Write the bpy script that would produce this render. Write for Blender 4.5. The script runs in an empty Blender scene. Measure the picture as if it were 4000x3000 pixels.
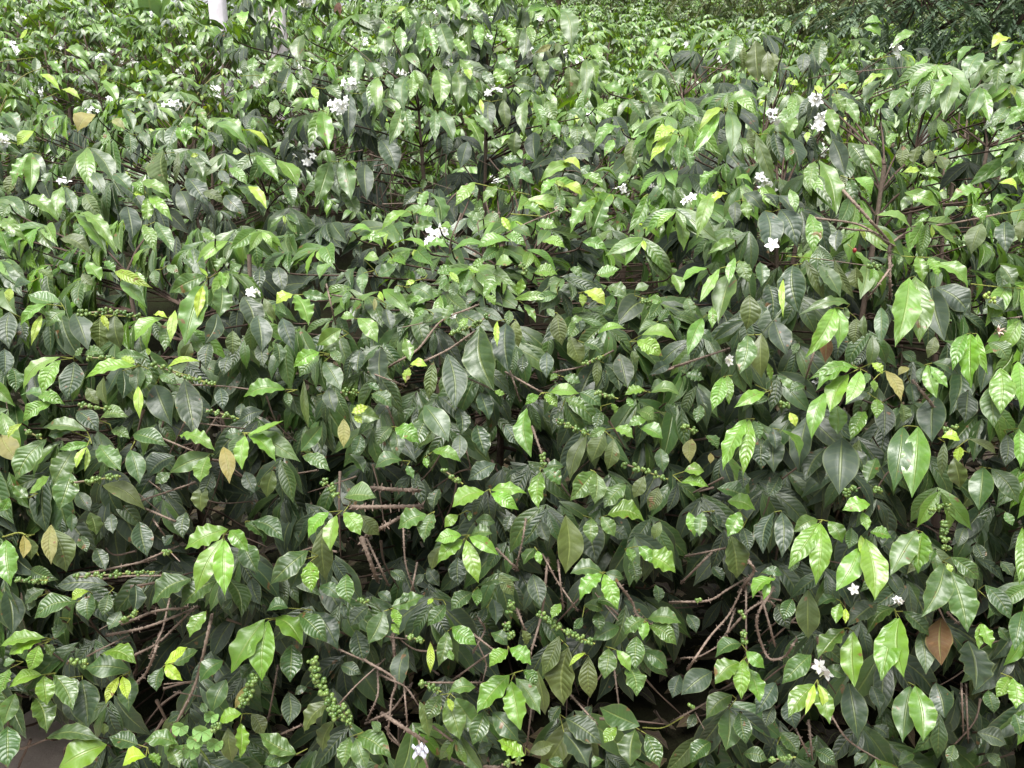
import bpy, math, random
import numpy as np
from mathutils import Vector

SC = bpy.context.scene
COL = SC.collection
RNG = np.random.default_rng(7)
R = math.radians
# ---------------------------------------------------------------- leaves one can tell apart
# per 1340 x 1000 window of the 4000 x 3000 survey: stalk x y, tip x y, width, tone (in 2212-wide units)
LEAVES = {
(0, 0): """565 950 595 1255 110 b;575 950 735 1180 100 m;560 950 430 1180 80 m;205 985 195 1260 90 b;200 985 80 1200 70 b;215 985 300 1150 80 m
220 845 110 940 60 y;40 650 190 810 80 b;0 740 120 850 80 m;260 480 390 590 50 y;400 580 520 640 50 y;300 390 405 510 60 b;230 370 225 480 50 m
450 300 590 420 70 b;430 320 500 370 40 y;600 150 670 270 70 b;130 250 180 185 25 y;650 490 690 410 30 y;650 520 760 670 70 b;790 690 970 650 80 b
800 700 860 850 70 m;900 720 990 800 70 m;620 740 500 850 90 w;730 770 810 840 70 w;830 860 840 1010 90 m;900 850 970 960 60 m;1140 810 1080 960 90 m
1150 820 1200 950 70 b;1170 800 1290 900 70 b;1060 960 1080 1200 150 o;985 990 1000 1100 40 o;1150 980 1130 1190 40 o;1340 850 1420 960 90 g
1380 800 1600 960 80 b;1560 840 1730 950 70 y;1450 780 1560 850 60 b;1480 1080 1600 1200 70 b;1600 1200 1720 1350 60 y;1650 1000 1800 1180 90 b
1780 1030 1920 1200 100 b;1850 1180 1900 1330 90 m;1520 1200 1700 1400 100 m;1210 1150 1345 1335 130 g;1420 1095 1480 1190 90 g;1230 1010 1310 1140 80 m
1160 1230 1240 1430 130 d;1310 1240 1450 1320 70 o;1450 1260 1590 1400 100 d;920 1170 1110 1270 80 b;735 1120 860 1250 110 m;850 1180 930 1260 80 b
940 1270 935 1450 70 L;960 1260 1115 1430 70 L;930 1260 860 1250 40 y;400 1200 370 1430 90 b;410 1200 490 1390 70 m;150 1290 380 1430 90 b
480 1375 690 1640 100 b;500 1370 755 1651 90 b;480 1440 550 1540 70 p;0 1430 180 1560 90 b;0 1490 60 1651 90 b;60 1320 10 1420 90 p;390 1540 590 1650 100 o
920 1450 1000 1630 80 b;1000 1430 1120 1630 90 p;820 1330 860 1560 140 g;550 1250 650 1400 90 o;1390 1540 1300 1500 60 b;2070 710 1990 960 90 b
2080 715 2120 970 100 b;2130 1040 2040 1320 110 p;2170 1040 2190 1270 90 m;1830 370 1720 510 70 b;1860 440 1790 600 110 d;1960 220 1940 430 90 p
1880 470 1860 650 60 b;2100 560 2200 660 80 m;1580 580 1500 760 70 b;1600 580 1560 740 80 m;1330 600 1300 650 40 y;1780 640 1760 760 90 p;1640 370 1620 480 60 b
2020 560 2050 650 50 y;1760 470 1680 560 60 b;1500 240 1450 330 50 b;1050 340 1120 430 60 b;330 620 290 720 60 m;100 560 160 690 60 b;560 460 640 540 60 m
1250 480 1200 560 50 b;1420 480 1380 560 60 p;820 560 940 620 60 b;1010 480 1060 570 60 m;1560 980 1500 990 60 y;1280 1000 1230 1010 50 y
1270 700 1330 800 60 b;700 850 660 940 50 b;1730 1290 1690 1380 60 m;600 1110 680 1270 70 m;330 1110 290 1200 70 m;90 1120 50 1260 70 o""",
(1330, 0): """215 10 190 140 70 p;250 10 240 130 50 p;350 160 240 240 60 b;380 170 395 340 70 b;310 190 300 370 110 p;540 150 510 350 90 b;560 160 605 370 80 b
640 150 715 360 110 p;620 30 690 130 60 m;830 170 840 370 90 p;890 160 910 320 70 L;730 250 820 360 60 b;700 90 660 180 50 m;1190 170 1175 385 90 m
1210 170 1240 300 60 b;1010 165 1120 310 80 b;1440 70 1490 310 110 p;1420 50 1500 150 80 p;1360 290 1250 345 40 w;1080 325 980 350 40 o;820 90 920 150 60 m
100 340 110 540 90 p;200 400 260 520 80 m;180 400 180 520 70 m;230 500 185 690 70 b;240 500 240 720 80 b;430 490 410 720 90 p;460 500 450 650 80 b
625 450 635 700 120 b;740 470 760 690 90 p;660 440 700 600 60 m;800 490 890 670 80 p;770 380 850 500 70 b;800 440 840 520 50 y;1000 440 1060 560 80 b
920 460 990 560 80 m;1020 350 1130 480 80 p;1290 390 1310 540 80 p;1330 390 1430 470 70 p;1340 420 1330 600 110 g;1260 480 1240 600 80 g
1580 380 1580 620 80 p;1620 380 1650 570 60 b;1470 430 1480 640 90 o;1120 540 1260 580 80 m;400 690 310 940 90 p;410 690 460 930 90 p;610 710 610 930 70 p
640 710 730 910 90 p;690 880 690 1010 120 d;790 740 920 980 90 b;840 740 1000 910 60 p;960 650 960 850 100 g;900 640 920 740 30 y;1050 640 1075 840 70 o
1200 640 1185 880 80 p;1250 660 1320 860 70 b;1340 840 1320 940 70 m;1350 770 1410 900 60 b;1330 650 1390 790 100 p;1450 800 1460 900 50 m;1520 800 1520 960 90 p
1570 790 1650 930 80 p;1460 720 1580 790 80 p;260 900 360 1110 150 d;160 590 170 740 100 g;60 600 50 900 90 g;10 1020 70 1290 110 p;160 1060 170 1300 110 g
20 1050 100 1090 60 b;50 1250 120 1390 120 p;820 910 770 1090 100 g;560 1230 520 1350 80 b;570 1240 650 1440 110 p;490 1240 400 1330 90 d;530 1220 540 1150 50 m
1130 850 1120 1010 130 o;1250 850 1260 1050 110 d;1360 960 1430 1030 80 g;1440 1010 1630 1010 90 g;1430 900 1430 980 60 g;1100 1080 1250 1190 80 p
1090 1090 1020 1150 60 b;1100 1090 1130 1230 60 m;1030 1050 1180 1050 60 m;870 1175 740 1330 80 L;840 1180 880 1280 70 m;1010 1200 920 1310 70 b
1500 1060 1290 1170 70 L;1420 1050 1550 1100 60 y;1600 1060 1560 1150 60 m;1390 1160 1290 1260 60 L;1620 1120 1790 1170 60 p;1820 820 1630 980 70 b
1800 840 1780 970 70 m;1880 900 1870 1130 90 o;2180 840 2010 930 80 y;2140 860 1990 1050 70 y;2210 870 2180 1100 70 p;1650 1290 1480 1510 100 b
1700 1290 1620 1500 110 p;1980 1250 1850 1510 90 b;1990 1255 2040 1490 90 b;1780 1270 1820 1370 60 m;1420 1250 1410 1400 70 p;1040 1400 1100 1490 50 y
920 1410 800 1380 60 p;920 1410 870 1310 70 p;920 1410 1040 1440 70 p;430 1360 260 1490 60 L;490 1370 620 1400 70 L;460 1470 600 1440 60 p;60 1490 210 1500 60 L
120 1510 280 1590 60 b;640 1470 720 1470 60 L;550 1590 700 1600 60 b;300 1600 600 1640 70 L;720 1620 950 1590 60 b;1100 1560 880 1600 60 L;1060 1520 1200 1590 60 b
300 480 330 580 60 m;1540 220 1480 310 70 p;1620 290 1680 400 70 b;1860 640 1960 780 80 p;1700 560 1820 610 70 b;1920 560 2000 700 70 p;1990 660 2040 800 70 o
1440 1200 1560 1260 60 y;1180 1330 1290 1400 60 b;1260 1440 1400 1470 70 b;1560 1560 1720 1610 70 b;1100 1480 1230 1530 60 p;1300 1560 1450 1600 60 L
1760 900 1700 1010 60 L;1880 1130 1790 1200 60 b;1560 1130 1700 1220 70 b;1640 700 1760 760 70 b;2100 260 2020 330 60 b;2140 300 2050 380 60 L;2190 440 2180 560 70 m""",
(2660, 0): """360 230 320 400 100 p;330 210 180 300 60 b;220 210 60 370 60 p;480 260 500 540 130 o;400 290 410 470 60 o;560 330 570 540 80 o;590 340 600 450 60 o
800 100 810 190 50 b;800 80 880 90 50 b;690 140 670 220 60 p;910 260 890 430 90 m;800 340 780 480 90 g;840 340 860 490 90 d;1100 170 1130 250 60 b
1180 150 1300 160 60 b;1180 180 1290 240 60 b;1500 200 1350 310 60 L;1610 370 1500 600 90 p;1590 360 1460 600 60 L;1950 340 1840 520 110 p;1900 300 1780 420 60 b
1740 480 1600 650 80 L;1760 490 1690 770 110 p;1600 600 1530 760 70 p;1930 560 1840 770 80 p;1950 570 1990 800 80 b;2090 410 1930 520 90 p;2060 410 2030 600 80 p
2120 250 2000 310 80 y;2212 290 2040 390 80 b;2200 310 2190 480 100 p;2110 690 2000 830 70 p;2130 690 2210 780 70 b;2200 850 2040 940 70 p;2190 910 2060 1070 70 p
2210 920 2150 1050 70 m;2120 1080 2060 1140 70 b;1320 490 1150 590 50 y;1300 510 1180 690 80 p;1440 570 1350 730 80 p;300 660 510 650 60 b;270 700 110 850 60 y
250 710 70 1000 70 L;300 700 320 1020 100 p;560 560 480 650 60 b;600 560 560 690 60 m;720 500 680 550 60 y;700 540 760 550 50 y;720 600 690 760 60 b
860 550 910 610 40 y;980 600 1050 740 80 b;1030 620 1140 800 70 b;1000 570 1080 580 30 y;740 760 690 870 90 b;820 850 810 920 90 y;950 700 1000 880 80 b
480 860 600 1190 80 o;440 830 460 960 50 o;560 860 620 1080 60 o;600 850 650 1060 80 d;620 850 760 1080 120 g;980 900 1060 1130 110 g;1080 920 1210 1110 110 m
1180 930 1300 1090 70 b;860 1040 830 1220 90 b;890 1030 1000 1390 110 b;1430 940 1420 1080 80 o;1540 940 1500 1060 80 o;1600 960 1590 1080 60 o;1650 1000 1700 1100 70 o
1120 1150 1230 1250 70 L;1090 1150 1130 1330 70 p;1030 1130 1060 1290 70 o;1540 1100 1430 1110 40 y;1530 1110 1690 1140 60 b;250 1110 130 1240 70 b;350 1150 460 1190 60 b
200 1240 100 1540 90 L;300 1250 170 1350 50 y;400 1250 520 1350 110 g;530 1250 620 1340 110 g;630 1260 720 1370 80 g;350 1300 350 1450 110 g;540 1360 560 1640 160 g
640 1350 750 1600 150 g;410 1300 440 1420 70 b;700 1220 740 1370 60 b;830 1380 850 1640 100 b;1440 1240 1660 1330 80 b;1950 1240 1730 1300 80 L;1260 1390 1480 1470 80 b
1600 1390 1500 1450 40 b;2050 1180 2170 1230 50 y;2190 1270 2000 1340 60 b;1940 1440 1870 1640 150 o;2090 1430 2100 1640 190 d;2200 1420 2180 1560 80 o
1020 1480 1000 1620 170 d;350 1550 170 1640 60 b;1500 1260 1420 1360 70 p;1790 1340 1700 1420 70 p;1880 1320 1960 1420 70 b;1300 640 1220 740 60 b
110 880 150 1000 70 p;30 950 60 1100 80 p;700 930 680 1040 60 p;1290 700 1380 800 60 m;1180 820 1260 900 70 p;1400 860 1340 960 70 b;1840 900 1760 960 60 m
130 540 210 620 60 p;640 450 760 520 70 p;1030 460 1150 540 70 p;60 430 20 520 60 m""",
(0, 1000): """1330 130 1090 240 110 p;1330 160 1190 580 150 b;1310 190 1270 400 60 y;1430 200 1410 400 150 p;1420 100 1420 200 90 L;1450 10 1400 100 110 p;1340 130 1280 70 30 y
1400 370 1320 570 180 g;1130 350 1100 560 60 y;1080 420 1060 620 90 p;1060 400 870 550 70 L;990 380 1080 400 40 y;780 160 950 340 80 b;740 100 990 210 70 y
560 40 650 160 110 b;530 110 600 190 60 o;390 300 180 250 90 p;300 310 130 450 60 L;420 350 300 460 120 p;270 380 200 580 50 y;60 210 60 300 60 y
480 370 570 610 130 g;640 400 640 600 140 o;740 380 780 600 110 o;660 380 700 480 40 y;1570 260 1650 500 170 g;1660 380 1690 620 150 g;1700 270 1780 420 50 o
1820 400 1900 620 110 g;1680 560 1700 720 150 g;1890 250 1780 310 70 y;1900 250 1990 450 120 L;1950 240 2130 280 70 p;2150 50 2060 150 70 b;1680 80 1680 220 80 d
1790 70 1830 240 120 d;2060 620 1890 720 90 L;2060 640 1930 780 90 p;2200 470 2040 580 100 b;2190 530 2080 620 80 p;2090 680 2200 870 120 m;2130 610 2200 690 110 p
390 650 150 860 70 L;390 670 270 890 90 L;480 680 430 930 160 d;480 640 540 590 70 p;550 640 680 630 70 p;880 710 550 790 80 L;940 650 740 640 70 p;870 690 780 650 60 y
960 640 950 590 40 y;1290 680 1070 730 40 y;900 710 890 880 90 m;960 730 900 880 90 p;1030 770 1140 830 70 p;890 840 900 1050 60 y;560 850 640 960 90 o
670 780 690 960 60 o;790 740 790 920 130 d;1000 830 1110 1100 180 d;1190 800 1260 1170 150 g;340 950 150 1070 80 L;340 920 130 900 70 p;140 1080 50 1180 40 y
500 1000 640 1140 120 g;640 1060 830 1040 90 p;560 1130 270 1110 90 p;460 1130 310 1160 80 m;300 1180 100 1450 130 p;590 1210 380 1250 60 b;480 1240 340 1480 140 p
560 1230 490 1370 40 y;560 1230 545 1390 30 y;640 1220 780 1390 150 p;720 1120 840 1180 80 p;860 1150 1080 1230 120 m;1150 1160 1390 1260 90 b;0 1150 120 1330 130 w
840 1250 900 1470 110 m;460 1400 380 1640 150 p;190 1530 320 1420 70 b;180 1560 80 1480 70 p;60 1560 0 1650 70 b;1570 1150 1500 1330 90 m;1580 1160 1560 1380 90 L
1600 1150 1780 1330 90 L;1640 1140 1940 1330 140 p;1600 1150 1830 1060 60 L;1560 1140 1450 1170 70 m;1380 1280 1090 1400 120 p;1340 1290 1290 1460 110 b
1440 1230 1480 1470 100 w;1580 1390 1640 1530 160 d;1760 1380 1720 1560 160 o;1940 1260 2080 1090 100 m;1950 1290 2130 1390 90 p;1840 860 1570 910 100 b;1850 880 1870 980 110 m
1960 800 1990 1120 50 o;2120 850 2160 1010 120 g;1130 1290 950 1430 120 d;1100 1400 1000 1470 80 m;1370 1400 1310 1560 100 d;1320 1470 1300 1651 200 o
660 1480 940 1640 110 o;500 1520 580 1651 150 d;60 360 60 600 150 g;80 720 100 880 120 m;30 600 30 780 100 g;130 420 170 560 90 d;1480 640 1440 780 130 d
1350 560 1330 740 130 d;1500 480 1500 640 120 o;1230 560 1180 690 100 o;250 900 420 960 80 b;1420 850 1440 1000 120 g;1560 950 1540 1060 110 d
1780 560 1800 700 80 m;1700 1000 1540 1070 80 g;2040 900 2160 960 80 d;80 60 170 150 80 m;250 90 340 160 90 o;380 60 480 110 90 m;880 100 900 210 80 b
1000 90 1010 200 90 m;680 30 740 110 80 b;1080 60 1160 130 80 p;1560 60 1480 110 60 p;200 170 90 210 80 m;1180 20 1240 90 70 m""",
(1330, 1000): """110 400 240 560 100 L;90 400 0 400 70 b;170 470 190 600 100 m;150 110 140 240 100 p;360 190 380 260 90 p;450 200 610 290 100 p;480 160 420 190 50 y
240 130 360 60 90 p;700 100 770 180 40 y;740 160 720 280 60 p;850 150 790 250 60 p;1040 170 920 280 70 b;1150 250 1170 140 60 L;1120 280 1380 270 60 b
930 260 1000 320 60 b;1570 230 1710 320 80 y;1550 240 1560 330 50 y;1400 250 1250 300 70 p;1180 310 1260 430 50 b;1330 340 1380 400 70 p;720 310 670 430 80 p
290 340 330 480 90 g;420 530 450 680 70 b;220 270 215 360 30 w;260 590 260 840 150 g;130 600 110 760 100 d;690 630 740 990 150 g;900 450 990 870 190 m
1070 430 1090 760 160 g;1010 420 1010 590 40 y;1130 410 1150 590 80 o;1090 350 1080 450 120 p;1400 370 1430 580 110 o;1480 520 1550 700 120 o;1520 380 1550 500 160 d
1660 500 1840 470 50 L;1330 620 1330 790 140 g;1180 640 1170 760 120 d;1570 560 1700 640 120 m;1910 550 2080 650 110 L;1940 510 2170 550 80 L;2090 460 1920 500 60 p
1800 630 1850 850 140 d;1700 690 1800 870 110 d;1880 610 1900 700 70 o;1660 650 1650 850 60 o;450 700 560 710 50 y;440 720 420 820 50 y;600 680 570 930 80 o
1280 900 1190 960 90 L;1310 890 1400 980 90 L;1060 890 990 870 60 L;1350 880 1540 890 80 b;1450 920 1590 1000 80 p;1540 880 1680 970 110 m;1440 780 1550 820 70 p
1400 760 1350 810 50 b;1200 980 1230 1300 110 b;1060 1090 1150 1230 130 g;1960 860 1830 900 70 b;1850 910 1890 980 80 b;1750 950 1770 1020 80 b;2000 880 2200 910 80 p
200 890 330 980 100 m;330 1100 230 1230 110 m;350 1110 510 1210 120 b;350 1130 370 1310 100 m;540 960 700 1200 150 m;560 1040 480 1250 150 m;760 980 780 1160 150 d
900 880 960 1060 180 d;880 1090 940 1300 170 d;770 1150 760 1330 130 g;70 1010 180 970 60 y;80 1020 260 1050 90 p;90 1030 140 1080 40 y;20 1050 20 1240 80 w
590 1260 780 1330 80 b;400 1320 220 1370 90 m;430 1350 470 1440 100 p;540 1300 560 1370 70 b;1000 1340 820 1450 160 g;1290 1390 1280 1640 110 b;1310 1370 1420 1480 110 p
1440 1360 1320 1370 70 m;1590 1150 1480 1450 100 o;1700 1140 1620 1330 150 o;1760 1180 1720 1380 90 o;1970 1060 1850 1100 100 b;1770 1110 1890 1180 100 L
1930 1110 2080 1180 90 b;1710 1110 1600 1170 60 p;2060 1240 2080 1400 140 m;1640 1390 1480 1580 170 p;1650 1400 1640 1600 110 p;1840 1470 1700 1630 110 p
1960 1420 1890 1560 80 o;2050 1490 1990 1650 110 o;20 1560 230 1560 110 p;930 1520 720 1620 110 L;970 1510 1200 1530 80 L;970 1530 1150 1640 90 L
560 120 480 90 80 p;620 110 720 70 80 b;900 100 820 70 80 L;1000 60 1110 40 80 b;1250 110 1400 120 90 b;1480 80 1560 140 80 p;1650 120 1800 80 80 b
1720 200 1850 260 80 p;1900 220 1990 190 80 p;60 230 20 320 80 p;540 340 470 400 70 b;600 380 530 440 70 p;820 400 760 470 60 L;1420 150 1330 200 70 p
850 60 930 20 70 b;330 20 420 60 80 L;150 20 250 20 60 L;2140 120 2190 250 80 b;2050 420 2120 330 70 m;1980 280 2080 300 60 b;1560 400 1480 450 60 p
2120 700 1990 770 90 g;2100 820 2000 860 80 m;1680 1000 1640 1120 130 m;1420 1000 1400 1120 100 d;1900 1000 2020 1060 90 p;2100 950 2160 1060 100 m
500 1400 480 1500 90 d;640 1500 600 1640 120 d;130 1150 80 1290 110 m;60 1280 150 1400 110 m;250 860 170 820 90 m""",
(2660, 1000): """1470 140 1380 590 170 L;1510 130 1540 560 160 b;1520 0 1560 170 80 b;1600 10 1660 140 100 L;1620 200 1700 550 150 g;1640 200 1870 390 160 g;1640 50 1850 210 90 b
1420 0 1400 60 90 p;1290 330 1290 580 90 m;330 100 240 440 150 p;250 80 120 300 60 L;200 330 200 470 60 L;350 10 310 180 60 L;170 80 0 180 70 L;380 30 440 170 90 p
510 40 520 200 110 m;560 180 590 420 130 d;660 150 660 400 40 y;720 60 760 370 170 d;800 20 930 290 70 o;890 60 1030 270 110 m;990 20 1120 280 60 o
1130 70 1150 220 100 o;600 420 680 640 170 g;440 250 420 480 150 o;1090 310 760 380 70 p;990 330 800 660 120 L;1000 330 1010 600 100 L;1060 330 1060 450 60 p
1130 400 1110 570 110 o;1180 380 1190 530 50 o;930 500 930 690 80 r;1040 490 1000 680 170 g;430 510 380 760 120 p;520 500 520 790 110 o;140 400 40 650 100 b
1840 500 1750 740 80 b;1870 500 1870 860 120 L;1910 500 1980 770 70 L;1980 560 2110 680 120 p;1640 520 1590 660 70 o;1590 700 1650 920 80 b;1610 710 1720 850 60 L
1570 710 1540 820 70 m;1620 690 1790 770 80 m;2060 720 2060 1020 140 L;2000 840 2020 1110 130 p;2170 680 2190 1000 120 L;1140 720 870 870 100 L;1160 740 1060 960 100 L
1080 760 960 1010 120 L;930 880 840 1180 100 L;1000 960 1010 1150 150 b;1190 1000 1090 1190 90 b;1260 920 1260 1050 120 b;1100 700 820 800 80 b;1200 750 1180 840 60 p
1240 800 1250 880 50 L;1320 740 1420 940 80 w;1470 720 1400 770 60 w;1230 690 1300 760 50 y;1200 880 1070 960 100 g;270 780 200 1000 90 L;300 770 310 960 80 b
540 880 340 980 90 L;420 1050 270 1390 120 L;440 1050 400 1420 100 L;460 1060 510 1190 70 p;560 910 480 960 80 m;130 960 100 1080 70 p;700 1010 740 1100 50 y
640 1120 760 1300 80 b;580 800 560 690 40 b;590 1110 610 1250 80 g;820 1030 760 1400 140 g;930 1240 800 1450 120 g;1040 1170 1020 1540 200 g;600 1150 600 1400 140 d
520 1180 520 1380 120 d;1310 950 1310 1170 140 g;1420 950 1430 1080 70 o;1430 1100 1370 1520 150 m;1530 1100 1490 1560 160 b;1260 1300 1200 1470 150 m
1680 1170 1800 1190 60 y;1800 1230 1790 1330 60 y;1700 1200 1680 1430 60 o;1760 1300 1800 1500 130 o;1860 1270 1850 1230 50 m;1850 1180 2030 1280 50 o
1950 1360 1920 1640 130 m;2000 1370 2180 1600 130 m;2180 1110 2190 1370 80 L;2100 1150 2090 1360 90 g;1850 870 1830 1080 170 d;1640 900 1620 1200 160 d
20 1390 150 1390 70 L;0 1460 180 1490 70 L;70 1180 60 1340 90 w;190 1270 190 1340 40 w;160 1160 240 1250 90 p;230 1500 450 1600 110 m;300 1580 480 1640 110 b
1220 1600 1040 1640 90 L;380 1380 400 1500 100 g;930 80 900 200 60 m;1830 260 1800 420 90 g;2000 400 2100 480 100 d;2060 60 2150 190 110 m;1960 280 2090 360 90 d
40 270 80 400 90 p;100 480 200 560 80 m;760 560 720 640 90 m;800 840 700 880 80 m;640 800 720 860 80 p;30 760 150 800 80 p;1420 620 1520 680 80 m
2130 880 2180 930 80 p;850 1300 900 1480 130 g;1480 820 1500 960 120 d;1100 1250 1180 1380 110 d;640 1420 560 1560 110 d""",
(0, 2000): """1440 170 1260 530 130 L;1450 180 1450 540 120 L;1470 110 1190 240 130 b;1480 120 1610 260 110 b;1560 200 1660 390 130 m;1710 690 1490 1040 150 L
1730 700 1690 1090 150 L;1780 680 1950 860 130 b;1880 850 1870 1100 140 m;1930 660 2110 840 120 m;2020 640 2180 890 140 d;1860 620 1720 640 80 m;1990 250 1740 470 140 m
1950 310 1870 500 110 m;2000 320 2010 520 110 L;2120 0 1990 170 90 L;2170 20 2130 250 90 L;2080 100 2100 440 130 o;1620 60 1830 190 120 m;1580 70 1700 170 90 m
1230 430 980 600 150 m;1400 440 1160 620 150 m;1470 430 1560 680 130 m;1330 640 1220 810 90 b;340 110 430 390 180 o;330 80 330 340 90 w;150 150 150 300 60 w
170 160 200 310 70 o;40 180 70 480 130 b;470 10 460 130 60 m;580 0 620 150 160 o;720 10 730 140 90 g;900 60 950 290 230 d;700 470 360 480 110 g;570 510 460 570 60 y
290 500 160 600 80 m;500 580 220 690 110 m;590 520 570 700 100 m;700 530 660 670 80 m;870 470 860 660 150 g;40 500 80 800 140 g;290 810 0 870 80 L;270 830 60 920 90 L
250 860 190 1030 90 L;290 850 330 940 90 p;270 1050 50 1140 90 L;280 1060 300 1250 120 L;60 1010 0 1180 80 b;350 1050 470 1280 130 p;230 1200 300 1430 200 p
100 1170 20 1380 110 p;530 1080 570 1400 170 d;50 1380 50 1651 140 m;840 1020 550 1010 140 m;650 920 880 980 110 b;770 1060 680 1240 60 y;790 1060 820 1210 70 y
830 1060 830 1290 130 m;1060 980 1210 870 70 y;1070 980 1180 1090 70 y;1120 980 1280 890 100 m;1050 1000 1010 1160 100 m;1440 960 1290 1100 140 m;1460 1080 1370 1290 130 m
1860 1160 1860 1380 130 g;1600 1110 1510 1280 50 w;1560 1300 1410 1360 90 L;1550 1360 1550 1590 80 L;1470 1390 1500 1620 110 o;1620 1300 1700 1440 110 o
2130 1220 1960 1430 110 o;2160 1340 2080 1550 90 o;670 1360 670 1440 60 o;300 1460 660 1480 110 m;890 1500 700 1450 110 m;1150 1500 930 1480 90 p;1090 1520 1160 1651 130 p
690 1500 380 1651 190 b;940 1580 790 1640 90 y;960 1560 1030 1640 70 b;1910 1560 1670 1430 110 p;1900 1570 1700 1630 110 p;1620 430 1680 600 100 g
1640 980 1560 1080 100 m;420 1200 500 1360 130 d;380 680 360 760 80 m;430 720 350 820 90 m;520 620 660 590 80 m;220 560 180 640 80 m;440 1070 500 1180 100 m
200 370 380 440 120 m;520 150 560 260 90 m;620 230 680 380 130 d;1120 150 1060 220 90 d;1200 0 1180 170 100 d;1400 250 1490 300 100 m;1500 560 1430 640 90 d
2060 480 2190 560 110 m;1300 1230 1340 1300 80 m;1180 1300 1080 1360 90 d;780 640 700 760 90 m;100 960 20 990 80 p;1980 1130 1900 1180 90 d;1760 900 1700 980 80 d""",
(1330, 2000): """20 0 130 150 100 L;130 20 250 150 110 o;560 20 370 110 130 p;600 10 540 200 130 p;780 150 610 190 90 L;790 180 620 340 110 b;810 180 890 460 100 L
830 160 1020 280 90 L;840 150 980 140 90 p;760 20 670 100 140 L;840 0 830 60 60 L;660 220 590 380 70 o;760 290 760 480 140 g;870 60 1000 70 80 m;1450 20 1450 400 170 o
1570 30 1650 330 170 g;1620 40 1620 200 130 p;1720 20 1960 60 120 b;1680 30 1770 160 110 p;1690 390 1480 400 100 m;1690 400 1540 570 100 b;1700 400 1790 630 100 L
1710 390 1830 430 80 m;1850 230 1880 330 90 b;1920 220 2010 330 80 b;1960 280 2160 390 130 b;1880 310 1910 460 140 m;2030 470 2050 590 150 m;1240 400 1290 620 140 d
330 610 540 540 110 p;180 610 60 740 110 g;280 640 180 850 140 m;340 620 380 750 70 L;330 720 380 790 90 L;100 760 150 980 140 d;0 990 140 1050 90 d;850 520 710 640 150 m
890 490 880 610 70 b;880 480 1160 440 60 m;680 600 560 740 150 m;720 740 880 860 130 b;690 770 630 1000 100 p;580 840 580 1040 50 y;700 890 730 960 60 b;430 870 380 1150 110 g
980 560 1000 730 150 g;1080 890 960 1000 90 L;1090 880 1230 990 100 L;970 780 1080 860 80 m;1170 760 1200 860 90 o;1420 590 1360 690 150 b;1570 600 1700 640 80 m
1640 570 1790 640 80 m;1960 690 1830 790 130 p;1980 690 2200 720 110 p;1990 730 2170 860 100 p;1980 710 1950 830 100 L;1910 800 1900 1020 130 p;1730 880 1700 1080 120 p
1780 890 1870 1030 70 L;1850 980 1910 1190 120 p;1800 740 1620 830 110 m;1960 900 2110 1010 100 m;1410 800 1300 1060 110 o;1470 870 1440 1250 180 o;1580 910 1470 1000 30 y
1600 930 1610 1200 120 o;1090 1050 880 1300 140 L;1100 1090 1160 1410 130 L;1130 1070 1290 1310 120 p;1180 1020 1270 1120 110 p;1270 1020 1320 1310 90 o
870 1130 690 1170 100 p;640 1180 560 1340 120 p;690 1200 720 1290 40 y;680 1210 770 1470 140 p;740 1200 890 1400 140 p;510 1220 570 1460 80 o;930 1280 850 1510 130 m
980 1290 1150 1480 150 m;1190 1570 1010 1470 120 L;1220 1550 1380 1490 90 o;110 1440 330 1590 140 p;100 1460 170 1651 110 p;60 1450 20 1651 100 p;1450 1330 1690 1500 150 g
1440 1420 1600 1651 200 g;1930 1380 1670 1260 150 m;1900 1400 1870 1640 170 m;1780 1390 1700 1490 80 L;1970 1430 2060 1651 120 m;2190 1050 2140 1200 150 g
200 1350 260 1420 90 p;560 360 640 480 120 d;320 380 420 460 120 d;240 520 330 580 110 d;540 400 480 470 100 d;1100 20 1060 130 110 d;1290 60 1340 190 130 d
1260 230 1180 340 80 m;1270 250 1290 340 70 L;1020 400 1120 540 80 o;1660 640 1680 770 120 m;1560 680 1500 760 90 m;1420 1250 1350 1360 130 d;1620 1250 1570 1340 110 d
980 1500 880 1560 100 d;1060 1600 960 1651 110 d;600 560 560 600 60 y;440 540 380 590 60 m;940 620 900 720 90 d;40 400 60 590 110 p;20 600 30 680 80 d
1720 110 1860 180 100 d;2060 60 2020 180 120 o;1700 1600 1620 1651 110 m;1340 1600 1440 1640 110 m""",
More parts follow.
